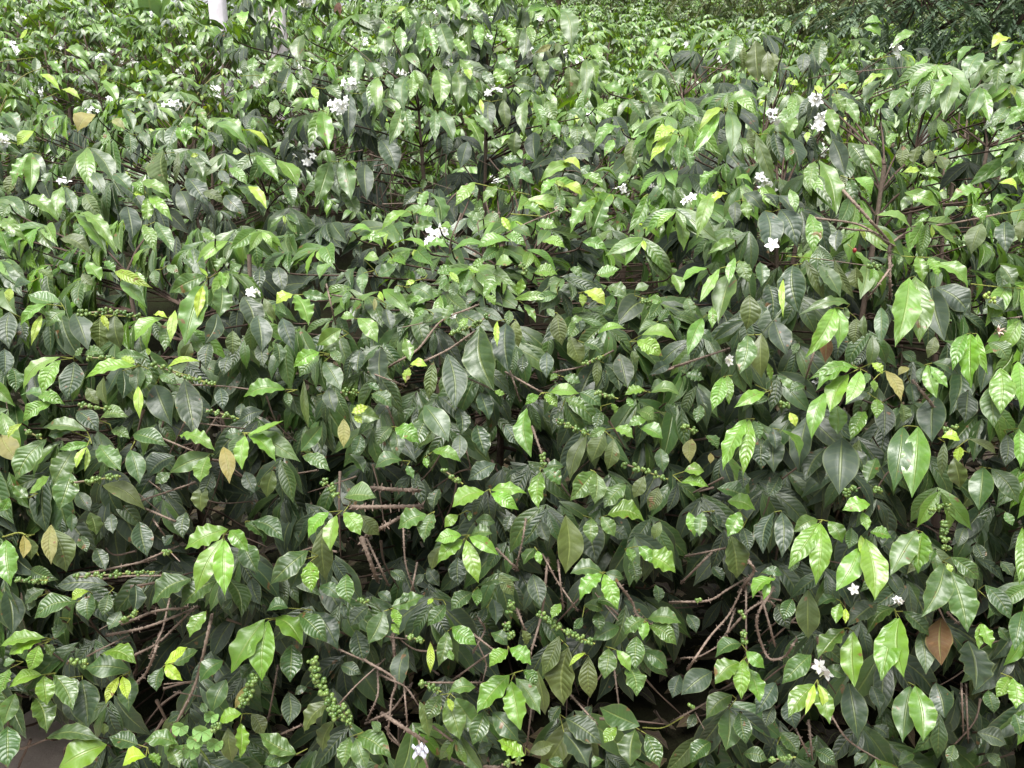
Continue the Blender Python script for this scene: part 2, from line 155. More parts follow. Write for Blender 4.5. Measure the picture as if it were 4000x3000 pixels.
(2660, 2000): """890 70 690 370 120 L;900 70 870 470 130 L;950 60 1040 200 100 b;880 50 720 130 90 p;1150 230 1000 510 130 L;1190 170 1250 570 150 L;1160 150 1165 290 50 y
1220 130 1360 170 110 b;1170 0 1200 120 60 L;1520 120 1350 410 150 p;1560 130 1530 400 150 b;1700 330 1550 680 160 p;1740 380 1850 780 180 p;1740 290 1930 440 110 p
1720 330 1745 390 40 y;610 430 460 560 90 L;560 430 530 570 50 L;520 390 660 410 60 m;50 0 90 160 70 L;140 0 120 160 80 p;380 0 300 160 100 b;600 0 530 270 100 g
650 0 650 300 120 g;320 150 360 430 150 o;400 100 440 260 100 g;1260 590 1070 740 140 g;1380 620 1200 800 110 m;1390 680 1290 1090 150 L;1410 680 1440 1070 150 L
1430 640 1600 800 90 m;1540 770 1580 1050 110 m;1030 590 1000 720 70 L;1060 620 1060 720 40 y;1050 750 880 950 120 p;1110 770 1120 1130 130 b;840 920 650 1110 120 p
860 1110 690 1330 140 b;860 1110 800 1310 50 y;890 1110 960 1370 120 b;880 1110 920 1280 50 y;1480 1120 1430 1490 160 p;1510 1120 1560 1480 150 b;1680 680 1680 990 150 r
820 500 820 820 150 o;620 590 700 760 100 d;1850 830 1900 1150 220 d;1940 720 2000 880 80 L;1930 720 1920 890 50 L;1960 470 2130 700 110 m;2120 1060 2030 1200 90 L
2140 1070 2160 1270 100 L;2200 100 2180 470 90 b;410 950 390 1210 100 L;380 970 220 1110 120 b;420 900 540 1010 100 b;430 1000 510 1230 100 b;390 850 220 940 110 m
610 1100 480 1310 130 g;600 1250 540 1390 120 g;1080 1100 1140 1470 160 d;200 1030 0 1180 140 g;330 1180 160 1340 150 m;310 1270 290 1540 190 m;380 1290 420 1500 110 m
190 1480 60 1620 170 m;400 1560 560 1600 130 m;640 1420 760 1560 120 m;860 1540 1000 1640 110 m;1230 1120 1280 1280 120 d;1640 1100 1700 1330 150 d
1910 1420 2100 1500 130 g;2200 640 2150 900 120 m;1640 240 1600 330 100 p;1100 100 1080 240 90 p;1980 560 2060 680 110 m;2050 740 2120 840 100 m;200 350 280 450 130 d
720 560 660 700 110 m;1000 560 880 610 90 m;760 300 700 390 90 m;1380 800 1340 900 80 d;1750 560 1700 660 80 m;2150 1300 2190 1460 110 m;1980 1150 2020 1300 120 m
1500 1560 1400 1640 120 m;1200 1560 1120 1640 120 g;1760 1500 1720 1620 120 m;1960 1560 2060 1640 120 m;700 1200 740 1400 110 g;940 1000 1060 1060 90 m
1380 120 1290 230 90 d;1830 100 1780 230 110 d;2090 0 2140 90 60 p;1640 820 1590 920 80 d;40 660 100 780 100 d;620 1500 700 1640 110 m;200 0 240 110 100 g
1900 200 1960 320 110 d;2060 320 2140 420 110 d;1240 1380 1340 1460 110 g;90 1300 40 1400 90 d""",
}
FLOWERS = {
(0, 0): "95 325 30;395 300 22;550 530 42;265 590 26;730 320 28;650 380 25;775 405 20;865 410 25;1170 470 28;1220 570 26;1380 585 25;1405 655 25;1100 690 45;710 640 18;590 715 32;1980 45 55;1170 225 20;320 990 48;1990 1025 70;415 1180 30;2170 705 45;15 915 30;130 115 25;1680 550 30;1550 470 25;1940 455 20;2200 215 22;330 20 16;975 95 16;2050 240 50",
(1330, 0): "40 230 55;620 95 25;965 120 40;985 230 40;755 215 20;1305 150 25;1385 135 18;1240 360 28;1445 370 18;400 475 32;285 450 18;700 435 22;55 550 45;990 590 45;20 690 40;990 1175 35;610 1515 55;570 1570 25;1815 1225 28;1985 1215 24;1600 760 14;1530 385 35;160 275 30",
(2660, 0): "925 160 52;895 815 48;935 980 48;855 650 42;605 795 32;585 740 20;1395 345 32;515 1205 72;585 1600 40;40 1320 35;30 300 22;255 390 20",
(0, 1000): "1640 245 36", (1330, 1000): "725 410 18", (2660, 1000): "880 815 28;310 690 18",
(2660, 2000): "1110 520 34;915 1030 46;1405 595 24",
}
BERRIES = {   # path of the fruiting stretch, count, spread
(0, 1000): "520 370 720 360 910 395:34 34;560 655 740 660:14 22;1000 700 1200 780 1390 830:26 24;480 1460 780 1420:24 36;500 960 720 990:14 24;1330 990 1540 1050:16 30;160 1120 270 1180:9 26;2080 1440 2190 1560:16 40",
(1330, 1000): "965 380 830 460 700 505:24 24;1390 1060 1600 1150:28 30;1830 1340 2110 1440:30 32;650 1370 790 1470:14 22;1560 700 1700 640:10 18;1640 880 1790 920:12 20;1300 1270 1310 1360:10 26;0 880 120 880:14 44;1160 40 1190 120:10 24;2010 290 1930 300:8 26",
(2660, 1000): "700 950 640 970:8 40;1050 1540 1130 1490:14 36;1600 1640 1740 1600:18 34;1690 1130 1790 1100:10 26;1200 55 1290 80:12 26;1960 240 2030 300:9 34;0 1100 110 1130:18 36;1240 1500 1300 1520:9 28",
(0, 2000): "2010 950 2060 1100 2130 1230 2180 1330:66 56;1640 1050 1600 1160 1560 1250:44 50;490 420 760 400 1000 385:26 26;770 710 890 640:16 24;1360 1400 1420 1380:12 36;100 440 310 440:20 34;440 960 570 980:18 40;1040 260 1110 260:6 22",
(1330, 2000): "1100 580 1090 650:16 36;1060 710 1110 820:24 38;1290 660 1450 770 1640 850:48 32;510 1100 650 1160:20 30;0 1240 70 1390:26 44;420 800 540 830:18 24;100 570 180 580:6 20;1040 1630 1180 1600:14 28",
(2660, 2000): "1690 50 1700 150 1710 250:28 36;400 760 420 860:10 28;90 570 120 560:4 18;380 650 400 680:4 20;60 1250 80 1270:4 16;560 1600 740 1580:16 22",
}
STEMS = {   # bare wood in the open: radius mm, path; trailing g = still green
(2660, 0): "9 1065 1250 1200 1400 1330 1550 1345 1640;7 890 1410 1150 1450 1330 1560;6 1100 1480 1250 1500 1330 1570;6 1340 1585 1480 1490 1800 1430 2000 1390;4g 2000 1390 2212 1350 2300 1330;3 0 600 60 760;4g 1220 385 1400 355;4 870 500 1050 470 1500 430;3 130 430 320 450",
(1330, 0): "4 2050 370 2130 480 2210 660;4g 860 1180 1020 1215 1220 1255;4g 1100 1380 1300 1395;5 1100 1490 1200 1440 1370 1370;3 720 1000 850 1140;3 870 1020 970 1070;3 380 1110 470 1220;3 320 1160 330 1330;3 230 1180 240 1330;2 560 1170 720 1220;2 480 990 520 1060;2 640 1150 690 1090;2 300 1240 430 1270;3 90 300 200 400",
(0, 0): "3g 1550 490 1700 490 1800 530 1920 545;3 0 990 120 1010;3g 0 900 240 960;2 1100 80 1140 200",
(0, 1000): "4 1200 830 1450 840 1680 870;5 1080 1190 1250 1260;3 830 1480 1030 1650;5 900 1580 1200 1480;3 1330 1040 1520 1050;4 1340 1085 1510 1105;5 2120 250 2150 380;3 960 1450 1040 1510;3g 530 375 920 395;3g 1010 705 1390 830;3g 560 655 740 660;2 40 940 60 1080",
(1330, 1000): "6 370 680 500 600 650 420 830 340;6 560 670 700 600 830 510;5 780 770 960 850;6 1120 780 1280 870;5 1430 740 1560 710 1700 640;4 240 770 370 820;6 1260 1170 1320 1340;5 2060 750 2212 700;11 250 1500 450 1510;12 130 1620 460 1615;5 1110 790 1140 880;5 0 260 110 280;3g 1390 1050 1620 1160;3g 1830 1340 2110 1440;5 310 990 350 1100;4 800 1210 830 1330;3 400 460 590 420",
(2660, 1000): "3g 680 0 900 20;3 900 20 1180 60 1300 80;9 1345 0 1348 210;6 1320 120 1240 230;6 0 700 150 650 270 610;8 1540 860 1620 960 1710 1100;3g 1870 180 2050 200 2212 210;6 860 610 820 740;3g 480 830 560 870;4 2130 400 2212 390;3 1040 1540 1160 1490",
(0, 2000): "6 590 390 930 320;5 600 440 800 415 1060 410;5 960 300 1080 250;7 870 690 1000 640 1160 620;7 740 785 950 740 1210 640;6 860 925 1010 850 1120 750 1220 650;7 1020 830 990 930 940 1040 880 1100;8 1350 740 1290 1000 1230 1180 1090 1440;5 1780 1060 1740 1280;5 990 0 1130 60;4 1010 80 1060 150;3 640 760 760 690;3 1060 1110 1250 1090;3 1120 1160 1300 1190;4g 20 160 150 140 250 280;5 1840 1420 1930 1380;4 640 890 760 830;5 1080 620 1050 750 1000 860;3 1100 260 1160 320",
(1330, 2000): "5 405 110 420 330 470 490;5 1190 80 1170 200 1135 340;7 1330 370 1300 640 1230 900;6 1040 270 1110 340;5 1340 340 1400 450 1490 580;7 1800 470 1880 580 1910 660 1980 710;6 180 970 350 1080 330 1200 315 1350 310 1440 410 1530;9 330 1340 500 1450 640 1540 780 1620 1000 1645;6 580 1370 760 1500 930 1590;5 1770 1050 1800 1290;5 1510 1210 1620 1330;5 1230 1280 1210 1440;5 0 890 180 970;9 340 830 350 940;3g 1950 1390 2080 1390 2212 1320;5 860 790 990 890;6 200 240 280 410;6 500 1460 560 1640;5 320 1080 420 1130 500 1240;6 230 1330 330 1280 420 1160;10 230 120 340 60;12 160 230 220 390;4 290 800 420 820;4 0 1230 100 1120 230 1000;5 240 1060 240 1180 190 1300;5 900 700 930 760 880 860;4 900 880 940 980 920 1080;5 410 1130 430 1350;4 330 1440 400 1520;5 770 1050 880 970 950 920;5 1410 380 1430 560;3 1640 520 1790 700;6 1150 660 1190 760;5 600 1100 860 1100;5 480 400 460 500",
(2660, 2000): "6 80 960 190 800 310 660 400 480;6 280 800 430 640 540 570;7 560 550 500 650 490 740 530 880 580 950 670 930 725 850;6 0 580 180 570 300 500 400 440;4 40 940 120 930 230 870;6 540 620 590 800;5 740 680 610 800;5 980 1330 1090 1480 1350 1640;5 0 1320 160 1230;5 80 275 250 240;6 1660 590 1760 690;6 40 420 170 290;8 400 480 470 380 440 320;6 460 480 560 560 600 600;5 420 560 420 900;5 330 680 290 800;6 830 1420 840 1520;5 1840 1180 1850 1420;5 1810 1160 1820 1400;5 750 1420 790 1500;3 90 1290 150 1400",
}

# ---------------------------------------------------------------- camera
PITCH, HFOV, CAMZ = 17.0, 65.0, 1.65
cam_d = bpy.data.cameras.new('camera'); cam = bpy.data.objects.new('camera', cam_d); COL.objects.link(cam)
cam.location = (0, 0, CAMZ); cam.rotation_euler = (R(90 - PITCH), 0, 0)
cam_d.angle = R(HFOV); cam_d.clip_end = 500; cam_d.clip_start = 0.02
SC.camera = cam
F = 2000 / math.tan(R(HFOV / 2))
EYE = np.array([0, 0, CAMZ])
RIGHT = np.array([1., 0, 0]); UPV = np.array([0, math.sin(R(PITCH)), math.cos(R(PITCH))]); FWD = np.array([0, math.cos(R(PITCH)), -math.sin(R(PITCH))])
UP = np.array([0, 0, 1.])

def at(X, Y, d):
    """survey pixel (4000 x 3000) and distance along the view axis -> a point of the place"""
    return EYE + d * (FWD + RIGHT * (X - 2000) / F - UPV * (Y - 1500) / F)

def pix(p):
    q = np.asarray(p) - EYE; d = q @ FWD
    return 2000 + F * (q @ RIGHT) / d, 1500 - F * (q @ UPV) / d, d

def unit(v):
    v = np.asarray(v, float); return v / max(1e-9, math.sqrt(v @ v))

def ground(x, y):
    if y < 3.9: return 0.0
    k = min(1, max(0, (x / y + 0.35) / 0.35)); k = k * k * (3 - 2 * k)
    s = 0.27 * (1 - k) + 0.145 * k
    yl = y if y < 11.5 else 11.5 + (y - 11.5) * k
    return s * (yl - 3.9) + 0.003 * max(0, y - 8) ** 2 * k

# ---------------------------------------------------------------- mesh building
class MB:
    def __init__(s): s.v, s.f, s.c, s.u, s.m, s.n = [], [], [], [], [], 0
    def add(s, v, f, col, uv=None, mat=0):
        v = np.asarray(v, float); f = np.asarray(f, int)
        s.v.append(v); s.f.append(f + s.n); s.n += len(v)
        s.c.append(np.broadcast_to(np.asarray(col, float), (len(v), 4)))
        s.u.append(np.zeros((len(v), 3)) if uv is None else uv)
        s.m.append(np.full(len(f), mat))
    def build(s, name, mats, parent=None, base=(0, 0, 0)):
        me = bpy.data.meshes.new(name)
        v = np.concatenate(s.v) - np.asarray(base); f = np.concatenate(s.f); n = len(f)
        me.vertices.add(len(v)); me.vertices.foreach_set('co', v.astype(np.float32).ravel())
        me.loops.add(n * 4); me.loops.foreach_set('vertex_index', f.astype(np.int32).ravel())
        me.polygons.add(n); me.polygons.foreach_set('loop_start', np.arange(0, n * 4, 4, dtype=np.int32))
        me.polygons.foreach_set('use_smooth', np.ones(n, bool))
        if not isinstance(mats, (list, tuple)): mats = [mats]
        for m in mats: me.materials.append(m)
        me.polygons.foreach_set('material_index', np.concatenate(s.m).astype(np.int32))
        a = me.attributes.new('tint', 'FLOAT_COLOR', 'POINT'); a.data.foreach_set('color', np.concatenate(s.c).astype(np.float32).ravel())
        a = me.attributes.new('luv', 'FLOAT_VECTOR', 'POINT'); a.data.foreach_set('vector', np.concatenate(s.u).astype(np.float32).ravel())
        me.update(calc_edges=True)
        o = bpy.data.objects.new(name, me); COL.objects.link(o)
        if parent is not None: o.parent = parent
        return o

def tag(o, label=None, cat=None, group=None, kind=None):
    for k, x in (('label', label), ('category', cat), ('group', group), ('kind', kind)):
        if x: o[k] = x
    return o

def thing(name, loc, label, cat, group=None):
    o = bpy.data.objects.new(name, None); COL.objects.link(o); o.location = loc
    o.empty_display_size = 0.1
    return tag(o, label, cat, group)

_grid = {}
def grid(nu, nv):
    if (nu, nv) not in _grid:
        u = np.linspace(0, 1, nu + 1); v = np.linspace(-1, 1, nv + 1)
        uu, vv = np.meshgrid(u, v, indexing='ij')
        i = (np.arange(nu)[:, None] * (nv + 1) + np.arange(nv)[None, :]).ravel()
        _grid[(nu, nv)] = (uu.ravel(), vv.ravel(), np.stack([i, i + 1, i + nv + 2, i + nv + 1], 1))
    return _grid[(nu, nv)]

def leaf(mb, B, T, hw, nrm, col, gloss=0.35, bend=0.1, fold=0.25, wave=0.25, nu=8, nv=4, twist=0.0, blunt=1.0):
    """one blade: elliptic with a drip tip, arched along its length, trough-folded, wavy at the margin"""
    B = np.asarray(B, float); T = np.asarray(T, float)
    a = T - B; L = math.sqrt(a @ a)
    if L < 1e-4: return
    a = a / L
    n = nrm - a * (nrm @ a); n = unit(n); s = np.cross(a, n)
    u, v, f = grid(nu, nv)
    p = u ** 0.98 * (1 - u) ** (1.02 * blunt)
    p = p / 0.25
    q_ = np.clip((u - .74) / .24, 0, 1); p = p * (1 - .40 * q_ * q_ * (3 - 2 * q_))
    tw = twist * (u - .3)
    sx = np.cos(tw)[:, None] * s + np.sin(tw)[:, None] * n
    nx = np.cos(tw)[:, None] * n - np.sin(tw)[:, None] * s
    ph = RNG.uniform(0, 6.28); k = RNG.uniform(2.4, 4.6)
    w = hw * p
    side = RNG.uniform(-.06, .06) * L * np.sin(u * 3.14159)
    hgt = fold * np.abs(v) * w + wave * hw * np.sin(6.283 * k * u + ph + (v > 0) * 1.4) * v * v * np.sqrt(np.maximum(p, 0)) * .55
    P = B + (a * L)[None, :] * (u + 0.02 * np.sin(6.283 * u))[:, None] + n[None, :] * (bend * L * 4 * u * (1 - u))[:, None] + s[None, :] * side[:, None] \
        + sx * (v * w)[:, None] + nx * hgt[:, None]
    uv = np.stack([u, v, np.full_like(u, RNG.uniform())], 1)
    c = np.array([col[0], col[1], col[2], gloss])
    mb.add(P, f, c, uv)

def tube(mb, pts, r0, r1, col, col1=None, sides=5, knob=0.0, sub=1, mat=0):
    pts = [np.asarray(p, float) for p in pts]
    if len(pts) > 2 or sub > 1:                                          # Catmull-Rom through the points
        q = [2 * pts[0] - pts[1]] + pts + [2 * pts[-1] - pts[-2]]; out = []
        for i in range(1, len(q) - 2):
            for t in np.linspace(0, 1, sub, endpoint=False):
                out.append(.5 * (2 * q[i] + (q[i + 1] - q[i - 1]) * t + (2 * q[i - 1] - 5 * q[i] + 4 * q[i + 1] - q[i + 2]) * t * t + (3 * q[i] - q[i - 1] - 3 * q[i + 1] + q[i + 2]) * t ** 3))
        pts = out + [pts[-1]]
    P = np.array(pts); n = len(P)
    t = np.gradient(P, axis=0); t /= np.linalg.norm(t, axis=1)[:, None] + 1e-9
    ref = np.array([0.31, 0.2, 0.93]); x = np.cross(t, ref); x /= np.linalg.norm(x, axis=1)[:, None] + 1e-9; y = np.cross(t, x)
    w = np.linspace(0, 1, n); r = r0 + (r1 - r0) * w
    if knob: r = r * (1 + knob * np.where(np.arange(n) % 4 == 0, 1, 0) + RNG.uniform(-.1, .1, n))
    ang = np.linspace(0, 2 * math.pi, sides, endpoint=False)
    V = P[:, None, :] + r[:, None, None] * (np.cos(ang)[None, :, None] * x[:, None, :] + np.sin(ang)[None, :, None] * y[:, None, :])
    f = []
    for i in range(n - 1):
        for j in range(sides):
            k = (j + 1) % sides; f.append((i * sides + j, i * sides + k, (i + 1) * sides + k, (i + 1) * sides + j))
    c0 = np.array(list(col) + [0.8]); c1 = c0 if col1 is None else np.array(list(col1) + [0.6])
    C = (c0[None, :] * (1 - w)[:, None] + c1[None, :] * w[:, None]).repeat(sides, 0)
    mb.add(V.reshape(-1, 3), np.array(f), C, mat=mat)
    return P, t

def ball(mb, c, r, col, axis=None, nu=6, nv=7, mat=0, gl=.3):
    th = np.linspace(0.02, math.pi - .02, nu + 1); ph = np.linspace(0, 2 * math.pi, nv, endpoint=False)
    d = np.stack([np.outer(np.sin(th), np.cos(ph)), np.outer(np.sin(th), np.sin(ph)), np.outer(np.cos(th), np.ones(nv))], -1).reshape(-1, 3)
    if axis is not None: d = d + np.outer(d @ axis, axis) * .25
    f = [(i * nv + j, i * nv + (j + 1) % nv, (i + 1) * nv + (j + 1) % nv, (i + 1) * nv + j) for i in range(nu) for j in range(nv)]
    mb.add(np.asarray(c) + r * d, np.array(f), (col[0], col[1], col[2], gl), mat=mat)

# ---------------------------------------------------------------- materials
def mat_new(name):
    m = bpy.data.materials.new(name); m.use_nodes = True
    nt = m.node_tree; nt.nodes.clear()
    return m, nt.nodes, nt.links

class NB:
    """tiny helper for node trees"""
    def __init__(s, m): s.m, s.N, s.L = mat_new(m)
    def n(s, t, **k):
        x = s.N.new(t)
        for a, b in k.items(): setattr(x, a, b)
        return x
    def set(s, sock, v):
        if hasattr(v, 'is_output') or isinstance(v, bpy.types.NodeSocket): s.L.new(v, sock)
        else: sock.default_value = v
    def math(s, op, a, b=0.0, c=0.0, clamp=False):
        x = s.n('ShaderNodeMath', operation=op, use_clamp=clamp)
        for i, q in enumerate((a, b, c)): s.set(x.inputs[i], q)
        return x.outputs[0]
    def mix(s, f, a, b):
        x = s.n('ShaderNodeMix', data_type='RGBA'); s.set(x.inputs[0], f); s.set(x.inputs[6], a); s.set(x.inputs[7], b); return x.outputs[2]
    def ramp(s, f, lo, hi):
        x = s.n('ShaderNodeMapRange', interpolation_type='SMOOTHSTEP'); s.set(x.inputs[0], f); x.inputs[1].default_value = lo; x.inputs[2].default_value = hi; return x.outputs[0]
    def noise(s, scale, detail=3, vec=None, rough=.55):
        x = s.n('ShaderNodeTexNoise'); x.inputs['Scale'].default_value = scale; x.inputs['Detail'].default_value = detail; x.inputs['Roughness'].default_value = rough
        if vec is not None: s.L.new(vec, x.inputs['Vector'])
        return x.outputs['Fac']

def leaf_material(name, ribs=9.0, bumpy=1.0, spots=True):
    b = NB(name)
    tint = b.n('ShaderNodeAttribute', attribute_name='tint'); luv = b.n('ShaderNodeAttribute', attribute_name='luv')
    sep = b.n('ShaderNodeSeparateXYZ'); b.L.new(luv.outputs['Vector'], sep.inputs[0])
    u, v, rnd = sep.outputs
    av = b.math('ABSOLUTE', v)
    geo = b.n('ShaderNodeNewGeometry'); tc = b.n('ShaderNodeTexCoord')
    # lateral veins run forward from the midrib; curved a little
    vein_c = b.math('MULTIPLY_ADD', b.math('POWER', av, 1.4), -0.16, u); vein_c = b.math('MULTIPLY_ADD', b.noise(9, 2, tc.outputs['Object']), .09, vein_c)
    sine = b.math('SINE', b.math('MULTIPLY', vein_c, b.math('MULTIPLY_ADD', rnd, ribs * 2.2, ribs * 5.2)))
    quilt = b.math('MULTIPLY_ADD', sine, 0.5, 0.5)
    edge_f = b.math('SUBTRACT', 1.0, b.ramp(av, .72, 1.0))
    vein = b.math('MULTIPLY', b.math('POWER', b.math('SUBTRACT', 1.0, quilt), 7.0), edge_f)
    mid = b.math('SUBTRACT', 1.0, b.ramp(av, 0.03, 0.11))
    nz = b.noise(14, 3, tc.outputs['Object'])
    nz2 = b.noise(55, 4, tc.outputs['Object'])
    # pigment: blotched blade, paler ribs, paler thin margin
    hsv = b.n('ShaderNodeHueSaturation'); b.L.new(tint.outputs['Color'], hsv.inputs['Color'])
    b.set(hsv.inputs['Value'], b.math('MULTIPLY_ADD', nz, 0.7, 0.65)); b.set(hsv.inputs['Saturation'], b.math('MULTIPLY_ADD', nz2, .3, .85))
    pale = b.mix(0.55, tint.outputs['Color'], (0.30, 0.36, 0.10, 1))
    colr = b.mix(b.math('MULTIPLY', mid, .55), hsv.outputs[0], pale)
    colr = b.mix(b.math('MULTIPLY', vein, .10), colr, pale)
    colr = b.mix(b.math('MULTIPLY', b.ramp(av, .86, 1.0), .40), colr, pale)
    if spots:
        sp = b.math('MULTIPLY', b.ramp(b.noise(38, 2, tc.outputs['Object']), .675, .715), b.ramp(rnd, .50, .54))
        colr = b.mix(b.math('MULTIPLY', sp, .8), colr, (0.17, 0.085, 0.03, 1))
    under = b.mix(.45, colr, (0.10, 0.145, 0.055, 1))
    face = b.mix(geo.outputs['Backfacing'], colr, under)
    hgt = b.math('ADD', b.math('MULTIPLY', b.math('POWER', quilt, .6), b.math('MULTIPLY', edge_f, b.math('MULTIPLY_ADD', b.math('POWER', b.math('FRACT', b.math('MULTIPLY', rnd, 7.31)), 1.6), .0012 * bumpy, .0001))), b.math('MULTIPLY', mid, -.0014 * bumpy))
    hgt = b.math('MULTIPLY_ADD', nz2, .0010, hgt)
    bump = b.n('ShaderNodeBump'); bump.inputs['Strength'].default_value = .9; bump.inputs['Distance'].default_value = 1.0; b.L.new(hgt, bump.inputs['Height'])
    pr = b.n('ShaderNodeBsdfPrincipled'); b.L.new(face, pr.inputs['Base Color']); b.L.new(bump.outputs[0], pr.inputs['Normal'])
    rough = b.math('MULTIPLY_ADD', nz2, .18, b.math('SUBTRACT', tint.outputs['Alpha'], .04))
    rough = b.math('MULTIPLY_ADD', geo.outputs['Backfacing'], .25, rough, True)
    b.L.new(rough, pr.inputs['Roughness'])
    pr.inputs['Specular IOR Level'].default_value = .85
    tr = b.n('ShaderNodeBsdfTranslucent')
    tcol = b.n('ShaderNodeHueSaturation'); b.L.new(colr, tcol.inputs['Color']); tcol.inputs['Hue'].default_value = .485; tcol.inputs['Value'].default_value = 1.5; tcol.inputs['Saturation'].default_value = 1.1
    b.L.new(tcol.outputs[0], tr.inputs['Color'])
    mx = b.n('ShaderNodeMixShader'); mx.inputs[0].default_value = .24
    b.L.new(pr.outputs[0], mx.inputs[1]); b.L.new(tr.outputs[0], mx.inputs[2])
    out = b.n('ShaderNodeOutputMaterial'); b.L.new(mx.outputs[0], out.inputs[0])
    return b.m

def simple_material(name, rough=.5, bump=0.0, scale=60, mottled=.5, spec=.4, sss=0.0):
    b = NB(name)
    tint = b.n('ShaderNodeAttribute', attribute_name='tint'); tc = b.n('ShaderNodeTexCoord')
    nz = b.noise(scale, 5, tc.outputs['Object'], .65)
    hsv = b.n('ShaderNodeHueSaturation'); b.L.new(tint.outputs['Color'], hsv.inputs['Color']); b.set(hsv.inputs['Value'], b.math('MULTIPLY_ADD', nz, 2 * mottled, 1 - mottled))
    pr = b.n('ShaderNodeBsdfPrincipled'); b.L.new(hsv.outputs[0], pr.inputs['Base Color']); pr.inputs['Roughness'].default_value = rough; pr.inputs['Specular IOR Level'].default_value = spec
    if bump:
        bp = b.n('ShaderNodeBump'); bp.inputs['Strength'].default_value = 1; bp.inputs['Distance'].default_value = bump; b.L.new(nz, bp.inputs['Height']); b.L.new(bp.outputs[0], pr.inputs['Normal'])
    out = b.n('ShaderNodeOutputMaterial'); b.L.new(pr.outputs[0], out.inputs[0])
    return b.m

LEAF = leaf_material('coffee_leaf'); FARLEAF = leaf_material('distant_leaf', 7, .5, False); PINNA = leaf_material('pinnate_leaf', 4, .3, False)
BARK = simple_material('bark', .85, .002, 120, .55, .25); BERRY = simple_material('green_cherry', .32, 0, 90, .25, .5); PETAL = simple_material('petal', .6, 0, 60, .08, .3)
CONC = simple_material('painted_post', .8, .003, 14, .3, .3)
WOOD = (0.185, 0.140, 0.112); WOOD_D = (0.075, 0.05, 0.038); GREENWOOD = (0.20, 0.22, 0.05)

TONE = {  # pigment, roughness; k has interior shade painted in, g a grey sky sheen
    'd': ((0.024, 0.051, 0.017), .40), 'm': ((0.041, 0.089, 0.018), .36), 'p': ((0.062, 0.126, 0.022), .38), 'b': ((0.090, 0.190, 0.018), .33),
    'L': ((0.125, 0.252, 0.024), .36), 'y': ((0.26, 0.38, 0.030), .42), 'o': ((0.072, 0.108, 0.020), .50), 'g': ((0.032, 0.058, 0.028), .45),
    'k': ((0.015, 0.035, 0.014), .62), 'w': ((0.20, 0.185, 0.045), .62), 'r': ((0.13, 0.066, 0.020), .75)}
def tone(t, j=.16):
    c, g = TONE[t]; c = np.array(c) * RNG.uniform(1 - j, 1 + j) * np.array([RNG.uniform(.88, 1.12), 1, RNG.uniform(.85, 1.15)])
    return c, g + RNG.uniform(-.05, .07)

# ---------------------------------------------------------------- where the hull of every bush stands
def topline(x): return np.interp(x, [-400, 0, 150, 300, 560, 640, 800, 980, 1200, 1290, 1400, 1480, 1700, 1850, 1950, 2050, 2212, 2600], [460, 440, 430, 470, 490, 500, 430, 390, 340, 300, 270, 190, 170, 190, 260, 370, 430, 450])
def bush_at(x, y):
    """x, y in 2212-wide units -> which bush, and the distance of its outer leaves"""
    if y >= topline(x):
        bGH = np.interp(y, [450, 1659], [600, 545]); bGI = np.interp(y, [300, 450, 600, 1000, 1659], [1400, 1440, 1480, 1500, 1440])
        if x < bGH: k, d = 'H', np.interp(y, [430, 520, 700, 1000, 1659], [2.6, 2.3, 2.02, 1.88, 1.78]); e = bGH - x
        elif x < bGI: k, d = 'G', np.interp(y, [330, 450, 560, 680, 900, 1659], [2.8, 2.5, 2.25, 2.06, 1.95, 1.82]); e = min(x - bGH, bGI - x)
        else: k, d = 'I', np.interp(y, [170, 300, 500, 700, 1000, 1659], [2.5, 2.38, 2.12, 1.98, 1.92, 1.84]); e = x - bGI
        return k, d + .10 * max(0, 1 - e / 130) ** 2
    if x > 1950 and y > np.interp(x, [1950, 2000, 2100, 2212, 2600], [200, 150, 105, 78, 40]): return 'E', np.interp(y, [60, 400], [2.62, 2.4])
    if x > 1285 and y < 330: return ('D' if y > np.interp(x, [1285, 1340, 1400, 1450, 1560, 1650, 1780, 1880, 2000, 2300], [235, 205, 165, 125, 100, 80, 55, 65, 110, 160]) else 'F'), np.interp(y, [60, 300], [3.35, 2.95])
    if x > np.interp(y, [0, 50, 180, 330], [1170, 1245, 1300, 1300]): return 'F', 3.3
    if x > np.interp(y, [0, 60, 330], [500, 470, 645]): return 'A', np.interp(y, [0, 200, 330, 470], [3.4, 3.1, 3.05, 3.15])
    if y > 232: return 'B', np.interp(y, [230, 300, 470], [3.5, 3.2, 2.9])
    return 'C', np.interp(y, [0, 60, 140, 232], [7.6, 6.6, 5.3, 4.4])
K = 2212 / 4000
VOIDS = [(480, 445, 130, 42), (2080, 335, 105, 65), (1500, 560, 40, 40), (1250, 1050, 70, 35), (560, 1180, 45, 60), (980, 1240, 60, 45), (1700, 1320, 50, 60), (2010, 1440, 60, 50), (1330, 960, 45, 40), (480, 900, 60, 30), (471, 8, 24, 30), (800, 445, 90, 50), (1060, 350, 150, 60), (700, 490, 60, 35), (2090, 1000, 50, 60), (1500, 1240, 50, 60), (560, 1010, 50, 40), (1250, 1480, 60, 60), (1800, 800, 70, 40), (130, 780, 60, 50), (925, 342, 180, 92), (640, 380, 60, 40), (790, 1140, 110, 75), (340, 1350, 80, 55), (1405, 1560, 95, 110), (1570, 1340, 120, 80), (850, 1490, 110, 80), (1425, 610, 55, 40), (1110, 960, 80, 50),
         (60, 900, 45, 35), (690, 1000, 50, 40), (330, 1500, 90, 45), (2070, 930, 60, 45), (1190, 1250, 60, 60), (820, 1180, 90, 60), (200, 1230, 130, 35), (1090, 1400, 80, 50), (640, 1500, 60, 60), (85, 1625, 75, 45), (1640, 1480, 60, 50), (1960, 1500, 60, 50), (930, 1180, 60, 50)]
